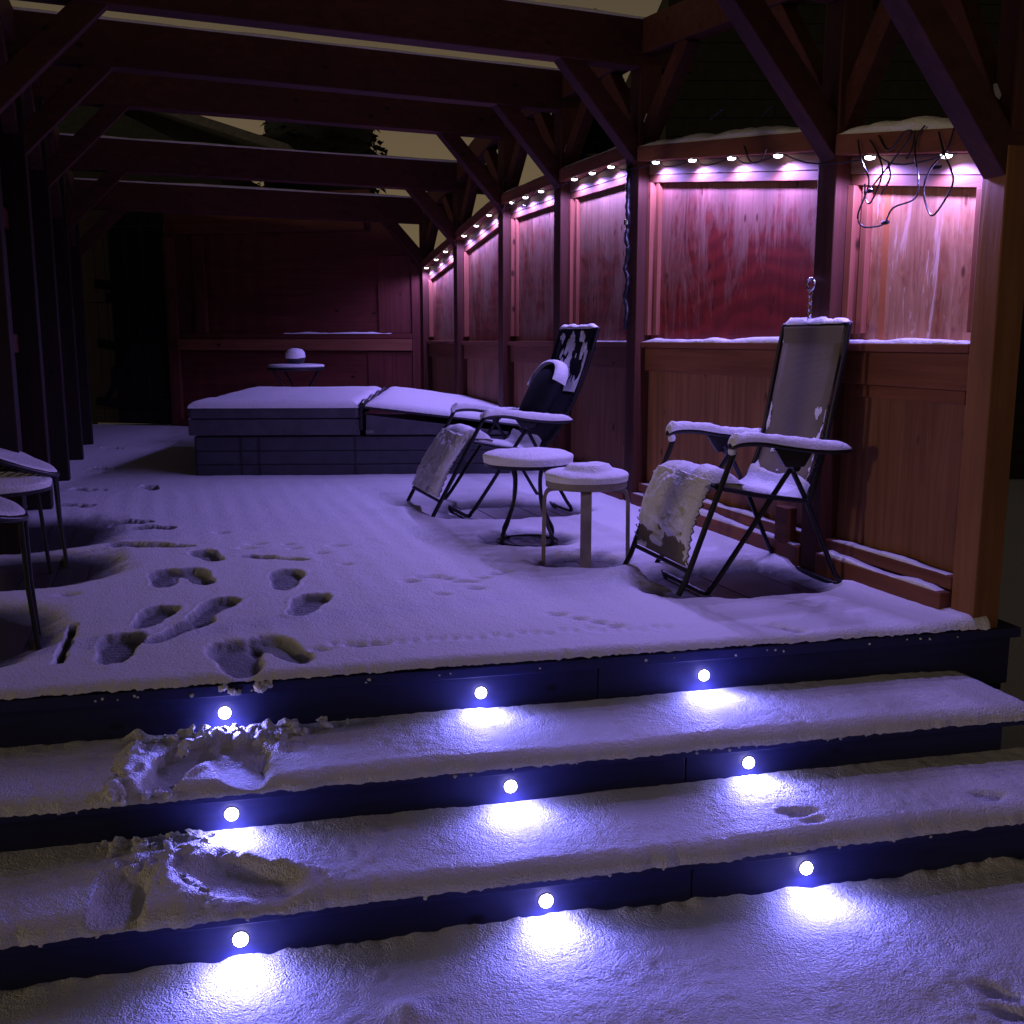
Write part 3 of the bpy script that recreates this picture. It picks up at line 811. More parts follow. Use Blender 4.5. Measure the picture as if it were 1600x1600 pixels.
# ================================================================== LED string under the caps
sl = thing('string_lights', 'violet LED string lights fixed under the plywood wall tops, loose cables at the near end', 'string lights', (W0[0], W0[1], 0), WANG)
BULBS = [[(0.67,1.87),(0.22,1.81)], [(2.66,2.16),(2.21,2.10),(1.79,2.04),(1.36,1.98)], [(3.94,2.24),(3.62,2.24),(3.31,2.23)],
         [(5.31,2.24),(4.98,2.24),(4.62,2.24)], [(6.76,2.09),(6.35,2.15),(5.95,2.21)], [(8.27,1.9),(7.84,1.96),(7.45,2.01)]]
path = []
for i, row in enumerate(BULBS):
    u0 = PU[i] + 0.071; u1 = PU[i+1] - 0.071
    zf, zn = CAPZ[i]
    for (u, z) in row[::-1]:
        z = zn + (zf-zn)*(u-u0)/(u1-u0)
        b = MB().lathe([(0.010, -0.020), (0.019, -0.017), (0.0215, -0.010), (0.0215, -0.0075)], 16, (u, 0.098, z)).build('bulb', 'led_string', sl)
        MB().lathe([(0.0235, -0.0075), (0.0235, 0.0)], 16, (u, 0.098, z)).build('housing', 'black_plastic', b)
        ld = bpy.data.lights.new('string_lamp', 'SPOT'); ld.energy = STRING_W*(1.0 if i < 2 else 0.8); ld.spot_size = R(168); ld.spot_blend = 0.45; ld.color = STRING_COL; ld.shadow_soft_size = 0.014
        lo = bpy.data.objects.new('string_lamp', ld); C.objects.link(lo); lo.parent = sl; lo.location = (u, 0.104, z-0.032); lo.rotation_euler = (R(5), 0, 0)
        path += [(u-0.06, 0.105, z-0.012-0.001), (u, 0.105, z-0.006), (u+0.06, 0.105, z-0.014)]
wire = []
for a, b in zip(path[:-1], path[1:]):
    a = Vector(a); b = Vector(b); L = (b-a).length
    for j in range(5):
        f = j/5; q = a.lerp(b, f); 
        if L > 0.12: q.z -= 0.03*math.sin(math.pi*f) + 0.0; q.y += 0.035*math.sin(math.pi*f)
        wire.append(tuple(q))
MB().tube(wire, 0.0035, 6).build('wire', 'cable', sl)
def spline(pts, n=10):
    P = [Vector(p) for p in pts]; P = [P[0]*2-P[1]] + P + [P[-1]*2-P[-2]]; out = []
    for i in range(1, len(P)-2):
        for j in range(n):
            t = j/n; a, b, c, d = P[i-1], P[i], P[i+1], P[i+2]
            out.append(0.5*((2*b) + (c-a)*t + (2*a-5*b+4*c-d)*t*t + (3*b-a-3*c+d)*t**3))
    out.append(P[-2]); return out
# loose cables in the near bay (u, out, z)
CABLES = [
 [(0.70,.14,1.985),(0.66,.15,1.90),(0.60,.15,1.80),(0.66,.15,1.68),(0.64,.14,1.63),(0.55,.14,1.62),(0.50,.14,1.63),(0.44,.15,1.68),(0.32,.15,1.70),(0.29,.16,1.76),(0.33,.15,1.86),(0.34,.14,1.93),(0.31,.13,1.97)],
 [(0.62,.14,1.97),(0.55,.15,1.90),(0.52,.15,1.82),(0.58,.15,1.72),(0.63,.14,1.74),(0.64,.14,1.80)],
 [(0.58,.13,1.98),(0.50,.14,1.91),(0.40,.15,1.96),(0.37,.14,1.95),(0.45,.15,1.87),(0.55,.15,1.80),(0.60,.14,1.77)],
 [(0.22,.14,1.93),(0.17,.15,1.84),(0.13,.15,1.78),(0.12,.15,1.72),(0.20,.15,1.63),(0.24,.15,1.65),(0.27,.15,1.73),(0.24,.15,1.80),(0.17,.14,1.86),(0.14,.14,1.93)],
 [(0.35,.14,1.96),(0.36,.14,1.90),(0.39,.14,1.86)],
 [(0.50,.14,1.86),(0.47,.15,1.80),(0.52,.15,1.74)]]
CABLES = [[(a, b, c-0.065) for a, b, c in q] for q in CABLES]
for cpts in CABLES: MB().tube(spline(cpts, 8), 0.0038, 6).build('cable', 'cable', sl)
for (u, w, z) in ((0.495,.14,1.565),(0.59,.15,1.70),(0.205,.15,1.735)):
    MB().tube([(u-0.02,w,z),(u-0.012,w,z),(u+0.012,w,z),(u+0.02,w,z)], [0.006,0.009,0.009,0.006], 8).build('connector', 'black_plastic', sl)
for cpts in ([(1.62,.13,2.05),(1.52,.15,1.96),(1.43,.15,1.95),(1.38,.15,2.0)], [(5.0,.13,2.23),(5.2,.16,2.17),(5.38,.17,2.14),(5.30,.16,2.2)], [(4.9,.15,2.15),(4.75,.17,2.13),(4.65,.16,2.2),(4.62,.13,2.24)], [(8.3,.14,1.87),(8.2,.16,1.85),(8.1,.15,1.9)],
              [(1.95,.14,2.24),(1.85,.12,2.27),(1.80,.14,2.21)], [(1.45,.14,2.16),(1.38,.12,2.19),(1.33,.14,2.12)]):
    MB().tube(spline(cpts, 8), 0.0035, 6).build('cable', 'cable', sl)
# black cord hanging down the post between the wide and the narrow bays
hc = thing('hanging_cord', 'bundled black cord hanging down the post at the bend of the lit wall', 'cord', (*wall(2.936, 0.11), 1.1), WANG)
pts = [(0.03+0.012*math.sin(j*1.9), 0.022+0.006*math.cos(j*2.3), 1.12-0.062*j) for j in range(18)]
MB().tube(spline(pts, 4), [0.012+0.006*abs(math.sin(q*0.9)) for q in range(17*4+1)], 8).build('cord', 'cable', hc)
MB().lathe([(0.006,-0.02),(0.017,-0.014),(0.017,0.014),(0.006,0.02)], 12, (0.03,0.03,0.72)).build('clip', 'chrome', hc)

# chrome ring on a chain beside the near lounger's head
hk = thing('metal_ring', 'shiny metal ring hanging on a short chain above the tan lounger', 'ring', (*wall(0.99, 0.135), 1.10), WANG)
ring = [(0.026*math.cos(a), 0.0, 0.245+0.026*math.sin(a)) for a in (2*math.pi*j/20 for j in range(20))]
MB().tube(ring, 0.008, 8, True).build('ring', 'chrome', hk)
MB().tube([(0,-0.03,0.262),(0,0.0,0.262),(0.0,0.012,0.27)], 0.006, 8).build('screw_hook', 'chrome', hk)
for j in range(6):
    L = []
    for a in (2*math.pi*q/12 for q in range(12)):
        c, s = math.cos(a), math.sin(a)
        L.append((0.009*c if j % 2 else 0.0, 0.0 if j % 2 else 0.009*c, 0.205-0.030*j+0.019*s))
    MB().tube(L, 0.0038, 6, True).build('chain_link', 'chrome', hk)

# ================================================================== back wall
bw0 = np.array(wall(8.56, 0.05)); bw1 = np.array([-5.30, 13.02])
bd = (bw1-bw0); BL_ = np.linalg.norm(bd); bd = bd/BL_
bang = math.atan2(bd[1], bd[0])            # local x to the left, local y: towards the camera side
# local y = (-bd.y, bd.x) ; make sure it faces the camera (negative world y)
sgn = 1 if (bd[0]) < 0 else -1
bw = thing('back_wall', 'dark red panelled wooden wall across the back behind the hot tub', 'wooden wall', (bw0[0], bw0[1], 0), bang)
gate_x = BL_-1.15
def bbox(name, x0, x1, y0, y1, z0, z1, m, par=None, b=0.004): return MB().box(x0, x1, y0*sgn if sgn > 0 else -y1, y1*sgn if sgn > 0 else -y0, z0, z1).build(name, m, par or bw, b)
mb = MB()
_pl = [(0.02,0.02),(gate_x,0.02),(gate_x,2.78),(0.66,2.78),(0.02,1.97)]
mb.add([(x, -0.02*sgn, z) for x, z in _pl] + [(x, 0.0, z) for x, z in _pl], [(4,3,2,1,0),(5,6,7,8,9)] + [(i,(i+1)%5,(i+1)%5+5,i+5) for i in range(5)])
mb.build('panel', 'back_ply', bw)
bbox('panel', gate_x+0.01, BL_+0.7, -0.05, -0.025, 2.46, 2.78, 'fence_dark', None, 0)
bbox('panel', BL_-0.02, BL_+0.7, -0.05, -0.025, 0.0, 2.455, 'fence_dark', None, 0)
xs = [0.0, 0.16, 0.50, 2.80, 3.0, gate_x-0.12]
bbox('stud', 0.02, 0.14, 0.001, 0.05, 0.02, 1.96, 'back_ply_z')
bbox('board', 0.142, 0.56, 0.001, 0.018, 1.17, 2.04, 'back_ply_z')
bbox('board', 0.142, 0.40, 0.001, 0.018, 0.12, 0.96, 'back_ply_z')
bbox('board', 0.402, 0.70, 0.001, 0.022, 0.12, 0.96, 'back_ply_z')
bbox('rail', 0.145, gate_x, 0.001, 0.06, 0.97, 1.10, 'trim_x')
bbox('rail', 0.145, gate_x, 0.001, 0.045, 1.105, 1.165, 'back_ply')
bbox('stud', 2.75, 2.90, 0.001, 0.05, 1.17, 2.32, 'back_ply_z')
bbox('stud', gate_x-0.14, gate_x, 0.001, 0.06, 0.02, 2.3, 'back_ply_z')
bbox('rail', 0.70, gate_x-0.15, 0.001, 0.05, 2.33, 2.46, 'back_ply')
bbox('baseboard', 0.145, gate_x-0.15, 0.001, 0.09, 0.0, 0.13, 'back_ply')
rows = []
for j in range(50):
    x = 0.4 + 1.35*j/49; h = 0.016*(0.7+float(fbm(np.array(x*6), np.array(2.0), 3)))
    rows.append([(x, sgn*yy, 1.165+zz) for yy, zz in ((0.002,0.0),(0.004,h),(0.04,h),(0.046,-0.002))])
link('snow', grid_mesh('snow', np.array(rows)), 'snow_soft', bw)
rows = []
for j in range(30):
    x = gate_x-0.75 + 0.5*j/29; h = 0.035*(0.7+float(fbm(np.array(x*6), np.array(5.0), 3)))
    rows.append([(x, sgn*yy, 0.13+zz) for yy, zz in ((0.002,0.0),(0.004,h),(0.08,h),(0.092,-0.002))])
link('snow', grid_mesh('snow', np.array(rows)), 'snow_soft', bw)
# gate at the left end of the back wall
gt = thing('gate', 'dark board gate with a diagonal brace in the far left corner', 'gate', (bw0[0]+bd[0]*(gate_x+0.02), bw0[1]+bd[1]*(gate_x+0.02), 0), bang)
bmesh_board = None
for j in range(8):
    o = bbox('board', 0.138*j+0.002, 0.138*(j+1)-0.004, -0.02, 0.0, 0.06, 2.45, 'fence_dark', gt, 0.003)
bbox('rail', 0.01, 1.09, 0.001, 0.04, 0.25, 0.37, 'fence_dark', gt); bbox('rail', 0.01, 1.09, 0.001, 0.04, 1.55, 1.67, 'fence_dark', gt)
MB().beam((0.08, sgn*0.022, 1.55), (1.0, sgn*0.022, 0.38), 0.04, 0.11, (0,0,1)).build('brace', 'fence_dark', gt)

# ================================================================== left board fence
lf0 = np.array([-2.60, 5.28]); lf1 = np.array([-5.25, 12.95])
ld_ = lf1-lf0; LL = np.linalg.norm(ld_); ld_ = ld_/LL; lang = math.atan2(ld_[1], ld_[0])
lf = thing('board_fence', 'dark vertical board fence along the left side of the deck', 'fence', (lf0[0]-0.08, lf0[1]-0.03, 0), lang)
bm0 = MB().box(0.003, 0.141, 0.0, 0.022, -0.02, 2.80).build('board', 'fence_dark', lf, 0.003)
nb = int(LL/0.145)
for j in range(1, nb):
    o = bm0.copy(); C.objects.link(o); o.parent = lf; o.location = (0.145*j, 0.004*(j % 2), random.uniform(-0.012, 0.012))
for z in (0.30, 1.02, 1.75):
    MB().box(0, LL, -0.045, -0.001, z, z+0.11).build('rail', 'timber_x', lf, 0.004)

# ================================================================== hot tub
ht = thing('hot_tub', 'low grey hot tub with a snow covered folding cover, right half sagging', 'hot tub', (-2.486, 8.0, 0.0), 0.047)
TW, TDp = 2.48, 2.45
MB().box(0, TW, 0, TDp, 0.0, 0.355).build('cabinet', 'cabinet', ht, 0.02)
for z0, z1 in ((0.03,0.125),(0.132,0.232),(0.239,0.345)):
    MB().box(0.02, TW-0.02, -0.012, -0.001, z0, z1).build('cabinet_board', 'cabinet', ht, 0.004)
for x in (0.36, 0.50, 1.25, 2.1):
    MB().box(x, x+0.012, -0.018, -0.013, 0.02, 0.35).build('joint_strip', 'black_plastic', ht)
MB().box(-0.09, -0.004, 0.35, 0.75, 0.03, 0.26).build('pump_box', 'black_plastic', ht, 0.02)
HX = 1.31
cl = MB().box(-0.035, HX-0.012, -0.035, TDp+0.03, 0.485, 0.575).build('cover', 'cover', ht, 0.03)
MB().box(-0.03, HX-0.014, -0.030, -0.012, 0.36, 0.484).build('cover_skirt', 'cover', ht, 0.006)
MB().box(-0.030, -0.012, -0.012, TDp, 0.36, 0.484).build('cover_skirt', 'cover', ht, 0.006)
# right half: fold edge raised, outer end dropped
def tz(x): return 0.015 - 0.140*(x-HX)/(TW-HX)
mb = MB(); x0, x1 = HX+0.012, TW+0.20
mb.hexa([(x0,-0.04,0.553+tz(x0)),(x1,-0.04,0.553+tz(x1)),(x1,TDp+0.03,0.553+tz(x1)),(x0,TDp+0.03,0.553+tz(x0)),(x0,-0.04,0.575+tz(x0)),(x1,-0.04,0.575+tz(x1)),(x1,TDp+0.03,0.575+tz(x1)),(x0,TDp+0.03,0.575+tz(x0))])
cr = mb.build('cover', 'black_plastic', ht, 0.015)
mb = MB().hexa([(x0+0.02,-0.031,0.36),(x1-0.22,-0.031,0.36),(x1-0.22,-0.013,0.36),(x0+0.02,-0.013,0.36),(x0+0.02,-0.031,0.505+tz(x0)),(x1-0.22,-0.031,0.505+tz(x1-0.22)),(x1-0.22,-0.013,0.505+tz(x1-0.22)),(x0+0.02,-0.013,0.505+tz(x0))])
mb.build('cover_skirt', 'cover', ht, 0.006)
MB().box(HX-0.010, HX+0.010, -0.045, -0.034, 0.40, 0.57).build('strap', 'black_plastic', ht, 0.003)
MB().box(HX+0.03, HX+0.09, -0.041, -0.034, 0.372, 0.40).build('buckle', 'fascia', ht, 0.003)
MB().tube([(HX+0.004, y, 0.60+0.012*math.sin(y*9)) for y in np.linspace(-0.04, TDp+0.02, 24)], 0.020, 8).build('fold_piping', 'black_plastic', ht)
def slab_snow(parent, x0, x1, y0, y1, zf, h, seed, rx=0.10, nx=70, ny=60, dome=0.0, name='snow'):
    xs = np.linspace(x0, x1, nx); ys = np.linspace(y0, y1, ny)
    xs = x0 + (x1-x0)*(0.5-0.5*np.cos(np.pi*np.linspace(0,1,nx))); ys = y0 + (y1-y0)*(0.5-0.5*np.cos(np.pi*np.linspace(0,1,ny)))
    XX, YY = np.meshgrid(xs, ys, indexing='ij')
    d = np.minimum(np.minimum(XX-x0, x1-XX), np.minimum(YY-y0, y1-YY)) + 0.012*fbm(XX*8+seed, YY*8, 3)*0
    e = np.sqrt(np.clip(1-(1-np.clip(d/rx, 0, 1))**2, 0, 1))
    cx, cy = (x0+x1)/2, (y0+y1)/2
    hh = h*(1+0.25*fbm(XX*3+seed, YY*3, 3)) + dome*np.clip(1-((XX-cx)/(x1-x0)*2)**2, 0, 1)
    z = zf(XX) + hh*e - 0.004*(d < 1e-6)
    return link(name, grid_mesh(name, np.stack([XX, YY, z], -1)), 'snow_soft', parent)
slab_snow(ht, -0.03, HX-0.02, -0.03, TDp+0.02, lambda x: x*0+0.575, 0.055, 3)
slab_snow(ht, HX+0.03, TW+0.195, -0.035, TDp+0.02, lambda x: 0.575+tz(x), 0.048, 8, 0.10)

# small folding table behind the tub, with a lantern-like round object under snow
ft = thing('folding_table', 'small round folding table with crossed legs behind the hot tub', 'table', (-2.29, 11.0, 0.0), 0.2)
MB().lathe([(0.28, 0.775), (0.298, 0.78), (0.298, 0.80), (0.285, 0.805)], 32).build('table_top', 'black_plastic', ft)
MB().lathe([(0.285, 0.8055), (0.297, 0.818), (0.285, 0.836), (0.2, 0.842), (0.01, 0.843)], 32).build('snow', 'snow_soft', ft)
for a in (-1, 1):
    MB().tube([(-0.24*a, -0.14*a, 0.775), (0.22*a, -0.14*a, 0.05)], 0.011, 8).build('leg', 'black_steel', ft)
    MB().tube([(0.05+0.18*a, 0.14, 0.775), (0.05-0.20*a, 0.14, 0.05)], 0.011, 8).build('leg', 'black_steel', ft)
bo = thing('round_pot', 'small dark round pot capped with snow on the folding table', 'pot', (-2.29, 11.0, 0.843))
MB().lathe([(0.05,0.0),(0.085,0.02),(0.098,0.06),(0.09,0.10),(0.07,0.12)], 24).build('pot', 'dark_object', bo)
MB().lathe([(0.100,0.055),(0.106,0.075),(0.100,0.12),(0.075,0.15),(0.03,0.163),(0.004,0.165)], 24, (-0.006,0.0,0)).build('snow', 'snow_soft', bo)

# ================================================================== snow on slings and arms
def patch(parent, f, nrm, thick, ns=60, nt=60, matn='snow_soft'):
    """f(a,b)->xyz over unit square, thick(A,B)->metres (<=0 bare)"""
    A, B = np.meshgrid(np.linspace(0,1,ns), np.linspace(0,1,nt), indexing='ij')
    Pb = f(A, B); th = thick(A, B)
    P = Pb + nrm(A, B)*np.maximum(th, -0.003)[..., None]
    o = link('snow', grid_mesh('snow', P, th > 0), matn, parent); o['kind'] = 'stuff'; return o
def arm_snow(parent, path, w, h, seed):
    rows = []; n = len(path)
    for j, p in enumerate(path):
        e = math.sqrt(max(0.0, 1-(1-min(1, 8*min(j, n-1-j)/n))**2))
        hh = h*(0.25+0.75*e)*(1+0.4*float(fbm(np.array(j*0.35+seed), np.array(seed*1.3), 3)))
        ww = w/2*(0.45+0.55*e)
        rows.append([(p[0], p[1]+ww*c, p[2]+hh*s_) for c, s_ in ((-1,-0.05),(-1.06,0.35),(-0.85,0.78),(-0.4,1.0),(0.4,1.0),(0.85,0.78),(1.06,0.35),(1,-0.05))])
    return link('snow', grid_mesh('snow', np.array(rows)), 'snow_soft', parent)

def lounger(name, label, loc, fwd, W, mfab, recl, opts):
    """local x = towards the feet, y = to the sitter's left..., z up; origin: rear foot line, centre"""
    t = thing(name, label, 'lounger', loc, math.atan2(fwd[1], fwd[0]), 'zero gravity loungers')
    hw = W/2; kb = opts.get('kb', 1.0)
    xr = opts.get('rear', 0.0)
    def both(n, f, r, m='black_steel', n2=8):
        for s in (-1, 1): MB().tube([(x, s*hw*k, z) for x, k, z in f], r, n2).build(n, m, t)
    # front leg tube: ground up to the arm front, runs beside the footrest
    FX = opts['foot']; AX = 0.575; AZ = 0.640
    both('front_leg', [(FX+0.01, 1, 0.035), (FX-0.02, 1, 0.09), ((FX+AX)/2, 1, (0.05+AZ)/2), (AX, 1, AZ)], 0.0125)
    # crossing legs with their floor bars
    def ubar(n, prof, xf, zf):
        pts = [(x, -hw*0.93, z) for x, z in prof[::-1]] + []
        a = prof[0]
        path = [(x, -hw*0.93, z) for x, z in prof[::-1]] + [(xf, -hw*0.80, zf), (xf, 0, zf-0.002), (xf, hw*0.80, zf)] + [(x, hw*0.93, z) for x, z in prof]
        MB().tube(spline(path, 5), 0.0115, 8).build(n, 'black_steel', t)
    ubar('cross_leg', [(0.655, 0.05), (0.60, 0.12), (0.292, 0.56), (0.27, 0.60)], 0.665, 0.022)
    ubar('rear_leg', [(xr-0.005, 0.05), (xr+0.03, 0.10), (0.205, 0.395), (0.30, 0.565), (0.325, 0.60)], xr-0.015, 0.022)
    # seat rail and back tube
    both('seat_rail', [(0.645, 0.97, 0.487), (0.45, 0.97, 0.445), (0.205, 0.97, 0.408)], 0.0115)
    bt = recl   # list of (x, z) for the back
    pth = [(x, -hw*0.97*(kb if q else 1), z) for q, (x, z) in enumerate(bt)]
    tx, tzz = bt[-1]
    pth += [(tx-0.006, -hw*0.86*kb, tzz+0.035), (tx-0.008, 0, tzz+0.042), (tx-0.006, hw*0.86*kb, tzz+0.035)] + [(x, hw*0.97*(kb if q < len(bt)-1 else 1), z) for q, (x, z) in enumerate(bt[::-1])]
    MB().tube(spline(pth, 5), 0.0115, 8).build('back_tube', 'black_steel', t)
    # foot bar
    MB().tube([(FX-0.035, -hw, 0.135), (FX-0.035, hw, 0.135)], 0.010, 8).build('foot_bar', 'black_steel', t)
    MB().tube([(0.648, -hw*0.97, 0.487), (0.648, hw*0.97, 0.487)], 0.010, 8).build('seat_bar', 'black_steel', t)
    # slings
    fw = hw*0.86
    def sheet(n, prof, sag=0.0, m=mfab, w0=fw):
        pr = spline([(x, 0, z) for x, z in prof], 6); rows = []
        for q in pr:
            row = []
            for c in np.linspace(-1, 1, 9): row.append((q.x, w0*c, q.z - sag*(1-c*c)))
            rows.append(row)
        A = np.array(rows)
        o = link(n, grid_mesh(n, A), m, t)
        so = o.modifiers.new('thick', 'SOLIDIFY'); so.thickness = 0.005
        return pr
    def at(pr, b):
        k = np.clip(b, 0, 1)*(len(pr)-1); i = np.clip(np.floor(k).astype(int), 0, len(pr)-2); f = k-i
        xs = np.array([q.x for q in pr]); zs = np.array([q.z for q in pr])
        return xs[i]*(1-f)+xs[i+1]*f, zs[i]*(1-f)+zs[i+1]*f
    back = sheet('back_sling', [(bt[0][0]+0.005, bt[0][1]+0.02)] + [(x+0.004, z) for x, z in bt[1:-1]] + [(tx, tzz+0.02)], 0.0, mfab, fw*kb)
    # folded hem around the head end
    hem = bt[-1]; MB().box(hem[0]-0.012, hem[0]+0.012, -fw*kb*1.02, fw*kb*1.02, hem[1]-0.10, hem[1]+0.03).build('head_hem', mfab, t, 0.008)
    seat = sheet('seat_sling', [(0.648, 0.505), (0.52, 0.465), (0.36, 0.425), (0.225, 0.41), (0.19, 0.44)], 0.012)
    leg = sheet('leg_sling', [(0.640, 0.508), (0.668, 0.49), ((0.66+FX)/2+0.005, 0.325), (FX-0.038, 0.15)], 0.0)
    # lacing
    for pr, tubef, n, lo_, hi_ in ((back, bt, 15, 0.16 if not opts['black'] else 0.1, 0.62), (leg, [(AX, AZ), (FX, 0.06)], 12, 0.22, 0.95)):
        for s in (-1, 1):
            mb = MB(); P = []
            for j in range(n):
                b = lo_ + (hi_-lo_)*j/(n-1); x, z = at(pr, np.array([b])); x, z = float(x[0]), float(z[0])
                P.append((x, s*fw*0.985*(1 if pr is leg else kb), z)); P.append((x+(0.010 if pr is leg else 0.0), s*hw*(0.985 if pr is leg else 0.965*kb), z-0.012))
            mb.tube(P, 0.0032, 5).build('lacing', 'black_plastic', t)
    # arms: padded rests on brackets
    arms = opts['arm']
    for s in (-1, 1):
        ap = spline([(x, s*(hw+0.012), z) for x, z in arms], 8)
        rows = []
        n = len(ap)
        for j, q in enumerate(ap):
            e = math.sqrt(max(0.05, 1-(1-min(1, 7*min(j, n-1-j)/n))**2)); ww = 0.030*e
            rows.append([(q.x, q.y+ww*c, q.z+zz*e) for c, zz in ((-1,-0.004),(-0.8,-0.014),(0.8,-0.014),(1,-0.004),(0.8,0.008),(-0.8,0.008),(-1,-0.004))])
        ao = link('armrest', grid_mesh('armrest', np.array(rows)), 'black_plastic', t)
        arm_snow(ao, [(q.x, q.y, q.z+0.007) for q in ap[1:-1]], 0.066, 0.036, 3+s)
        MB().hexa([(0.255,s*(hw+0.012)-0.012,0.565),(0.345,s*(hw+0.012)-0.012,0.565),(0.345,s*(hw+0.012)+0.012,0.565),(0.255,s*(hw+0.012)+0.012,0.565),
                   (0.21,s*(hw+0.012)-0.012,0.64),(0.40,s*(hw+0.012)-0.012,0.645),(0.40,s*(hw+0.012)+0.012,0.645),(0.21,s*(hw+0.012)+0.012,0.64)]).build('arm_bracket', 'black_plastic', t, 0.004)
        MB().lathe([(0.004,-0.02),(0.016,-0.014),(0.019,0.0),(0.014,0.016),(0.004,0.024)], 10, (AX+0.012, s*hw, AZ+0.0)).build('snow', 'snow_soft', t)
        MB().tube([(0.29, s*(hw-0.02), 0.562), (0.29, s*(hw+0.02), 0.562)], 0.018, 10).build('pivot', 'black_steel', t)
    # snow on the seat
    def fseat(A, B): x, z = at(seat, B); return np.stack([x, (A-0.5)*2*fw*1.04, z - 0.012*(1-(2*A-1)**2)], -1)
    up = lambda A, B: np.stack([A*0, A*0, A*0+1.0], -1)
    patch(t, fseat, up, lambda A, B: 0.034*np.sqrt(np.clip(1-np.abs(2*A-1)**6, 0, 1))*(1+0.5*fbm(A*5, B*5, 3)) + 0.055*sstep(0.62, 0.97, B)*(0.6+0.8*np.abs(fbm(A*3+opts['seed'], B*0, 2))) - 0.040*sstep(0.16, 0.0, B) - 0.001, 40, 40)
    # snow on the leg rest
    def fleg(A, B): x, z = at(leg, B); return np.stack([x, (A-0.5)*2*fw*1.03, z], -1)
    nl = lambda A, B: np.stack([A*0+0.90, A*0, A*0+0.42], -1)
    patch(t, fleg, nl, opts['legsnow'], 90, 90)
    if opts.get('backsnow'):
        def fb(A, B): x, z = at(back, B); return np.stack([x+0.003, (A-0.5)*2*fw*kb*0.98, z], -1)
        nb = lambda A, B: np.stack([A*0+0.95, A*0, A*0+0.3], -1)
        patch(t, fb, nb, opts['backsnow'], 90, 110)
    # snow along the head end
    arm_y = [(tx-0.012, (c)*hw*kb*0.9, tzz+0.045) for c in np.linspace(-1, 1, 24)]
    rows = []
    for j, p in enumerate(arm_y):
        e = math.sqrt(max(0.02, 1-(1-min(1, 8*min(j, 23-j)/23))**2)); hh = 0.022*e*(1+0.8*float(fbm(np.array(j*0.5+opts['seed']), np.array(1.0), 3)))
        rows.append([(p[0]+c*0.022, p[1], p[2]+hh*s_-0.004) for c, s_ in ((-1,-0.2),(-1,0.4),(-0.5,1.0),(0.5,1.0),(1,0.4),(1,-0.2))])
    link('snow', grid_mesh('snow', np.array(rows)), 'snow_soft', t)
    # roll of snow over the knee bar
    rows = []
    for j, c in enumerate(np.linspace(-1, 1, 30)):
        e = math.sqrt(max(0.02, 1-abs(c)**7)); hh = e*(1+0.35*float(fbm(np.array(c*4+opts['seed']), np.array(2.0), 3)))
        rows.append([(0.60+dx*0.095, c*fw*1.04, 0.492+dz*0.066*hh) for dx, dz in ((-1,-0.2),(-0.75,0.45),(-0.3,0.85),(0.1,1.0),(0.45,0.95),(0.75,0.65),(0.95,0.1),(0.98,-0.5))])
    link('snow', grid_mesh('snow', np.array(rows)), 'snow_soft', t)
    return t
def ragged(top, edge, cut, seed):
    def f(A, B):
        n = fbm(A*7+seed, B*9+seed, 4)
        th = top*np.sqrt(np.clip(1-np.abs(2*A-1)**5, 0, 1))*sstep(cut+0.16, cut-0.12, B + 0.40*n) - 0.003
        return th*(1+0.30*fbm(A*9+seed, B*10, 4))
    return f
# near lounger, tan sling
fw2 = np.array([-0.962, -0.273]); c2 = np.array([1.402, 4.715])
lounger('reclining_lounger', 'tan zero gravity lounger with bare upright back, snow on its arms and legrest', (c2[0], c2[1], 0.0), fw2, 0.60, 'sling_tan',
        [(0.205, 0.41), (0.140, 0.589), (0.090, 0.86), (0.042, 1.13)],
        dict(kb=0.92, rear=0.035, foot=0.805, arm=[(0.61, 0.655), (0.57, 0.672), (0.47, 0.672), (0.33, 0.650), (0.18, 0.632), (0.015, 0.628)], black=False, seed=2,
             legsnow=ragged(0.046, 0.1, 0.80, 3.0),
             backsnow=lambda A, B: 0.014*(fbm(A*9+5, B*12, 4)*1.3 + 1.1*np.abs(2*A-1)**6 + 0.55*sstep(0.16, 0.0, B) - 0.78)*sstep(0.60, 0.40, B)))
# far lounger, black sling with head pillow
fw1 = np.array([-0.942, -0.336]); side1 = np.array([0.336, -0.942]); c1n = np.array([0.377, 6.409])
c1 = c1n - side1*0.32
ch1 = lounger('reclining_lounger', 'black zero gravity lounger leaning back, dark pillow on it, snow packed legrest', (c1[0], c1[1], 0.0), fw1, 0.63, 'sling_black',
        [(0.205, 0.41), (0.085, 0.55), (-0.06, 0.82), (-0.165, 1.13)],
        dict(foot=0.90, arm=[(0.60, 0.625), (0.55, 0.640), (0.45, 0.640), (0.30, 0.615), (0.15, 0.600), (-0.01, 0.598)], black=True, seed=5, 
             legsnow=ragged(0.050, 0.1, 1.30, 8.0),
             backsnow=lambda A, B: 0.018*(fbm(A*7+1, B*8+2, 4)*1.6 - 0.05)*sstep(0.62, 0.76, B)*sstep(0.0, 0.1, A)*sstep(1.0, 0.9, A)))
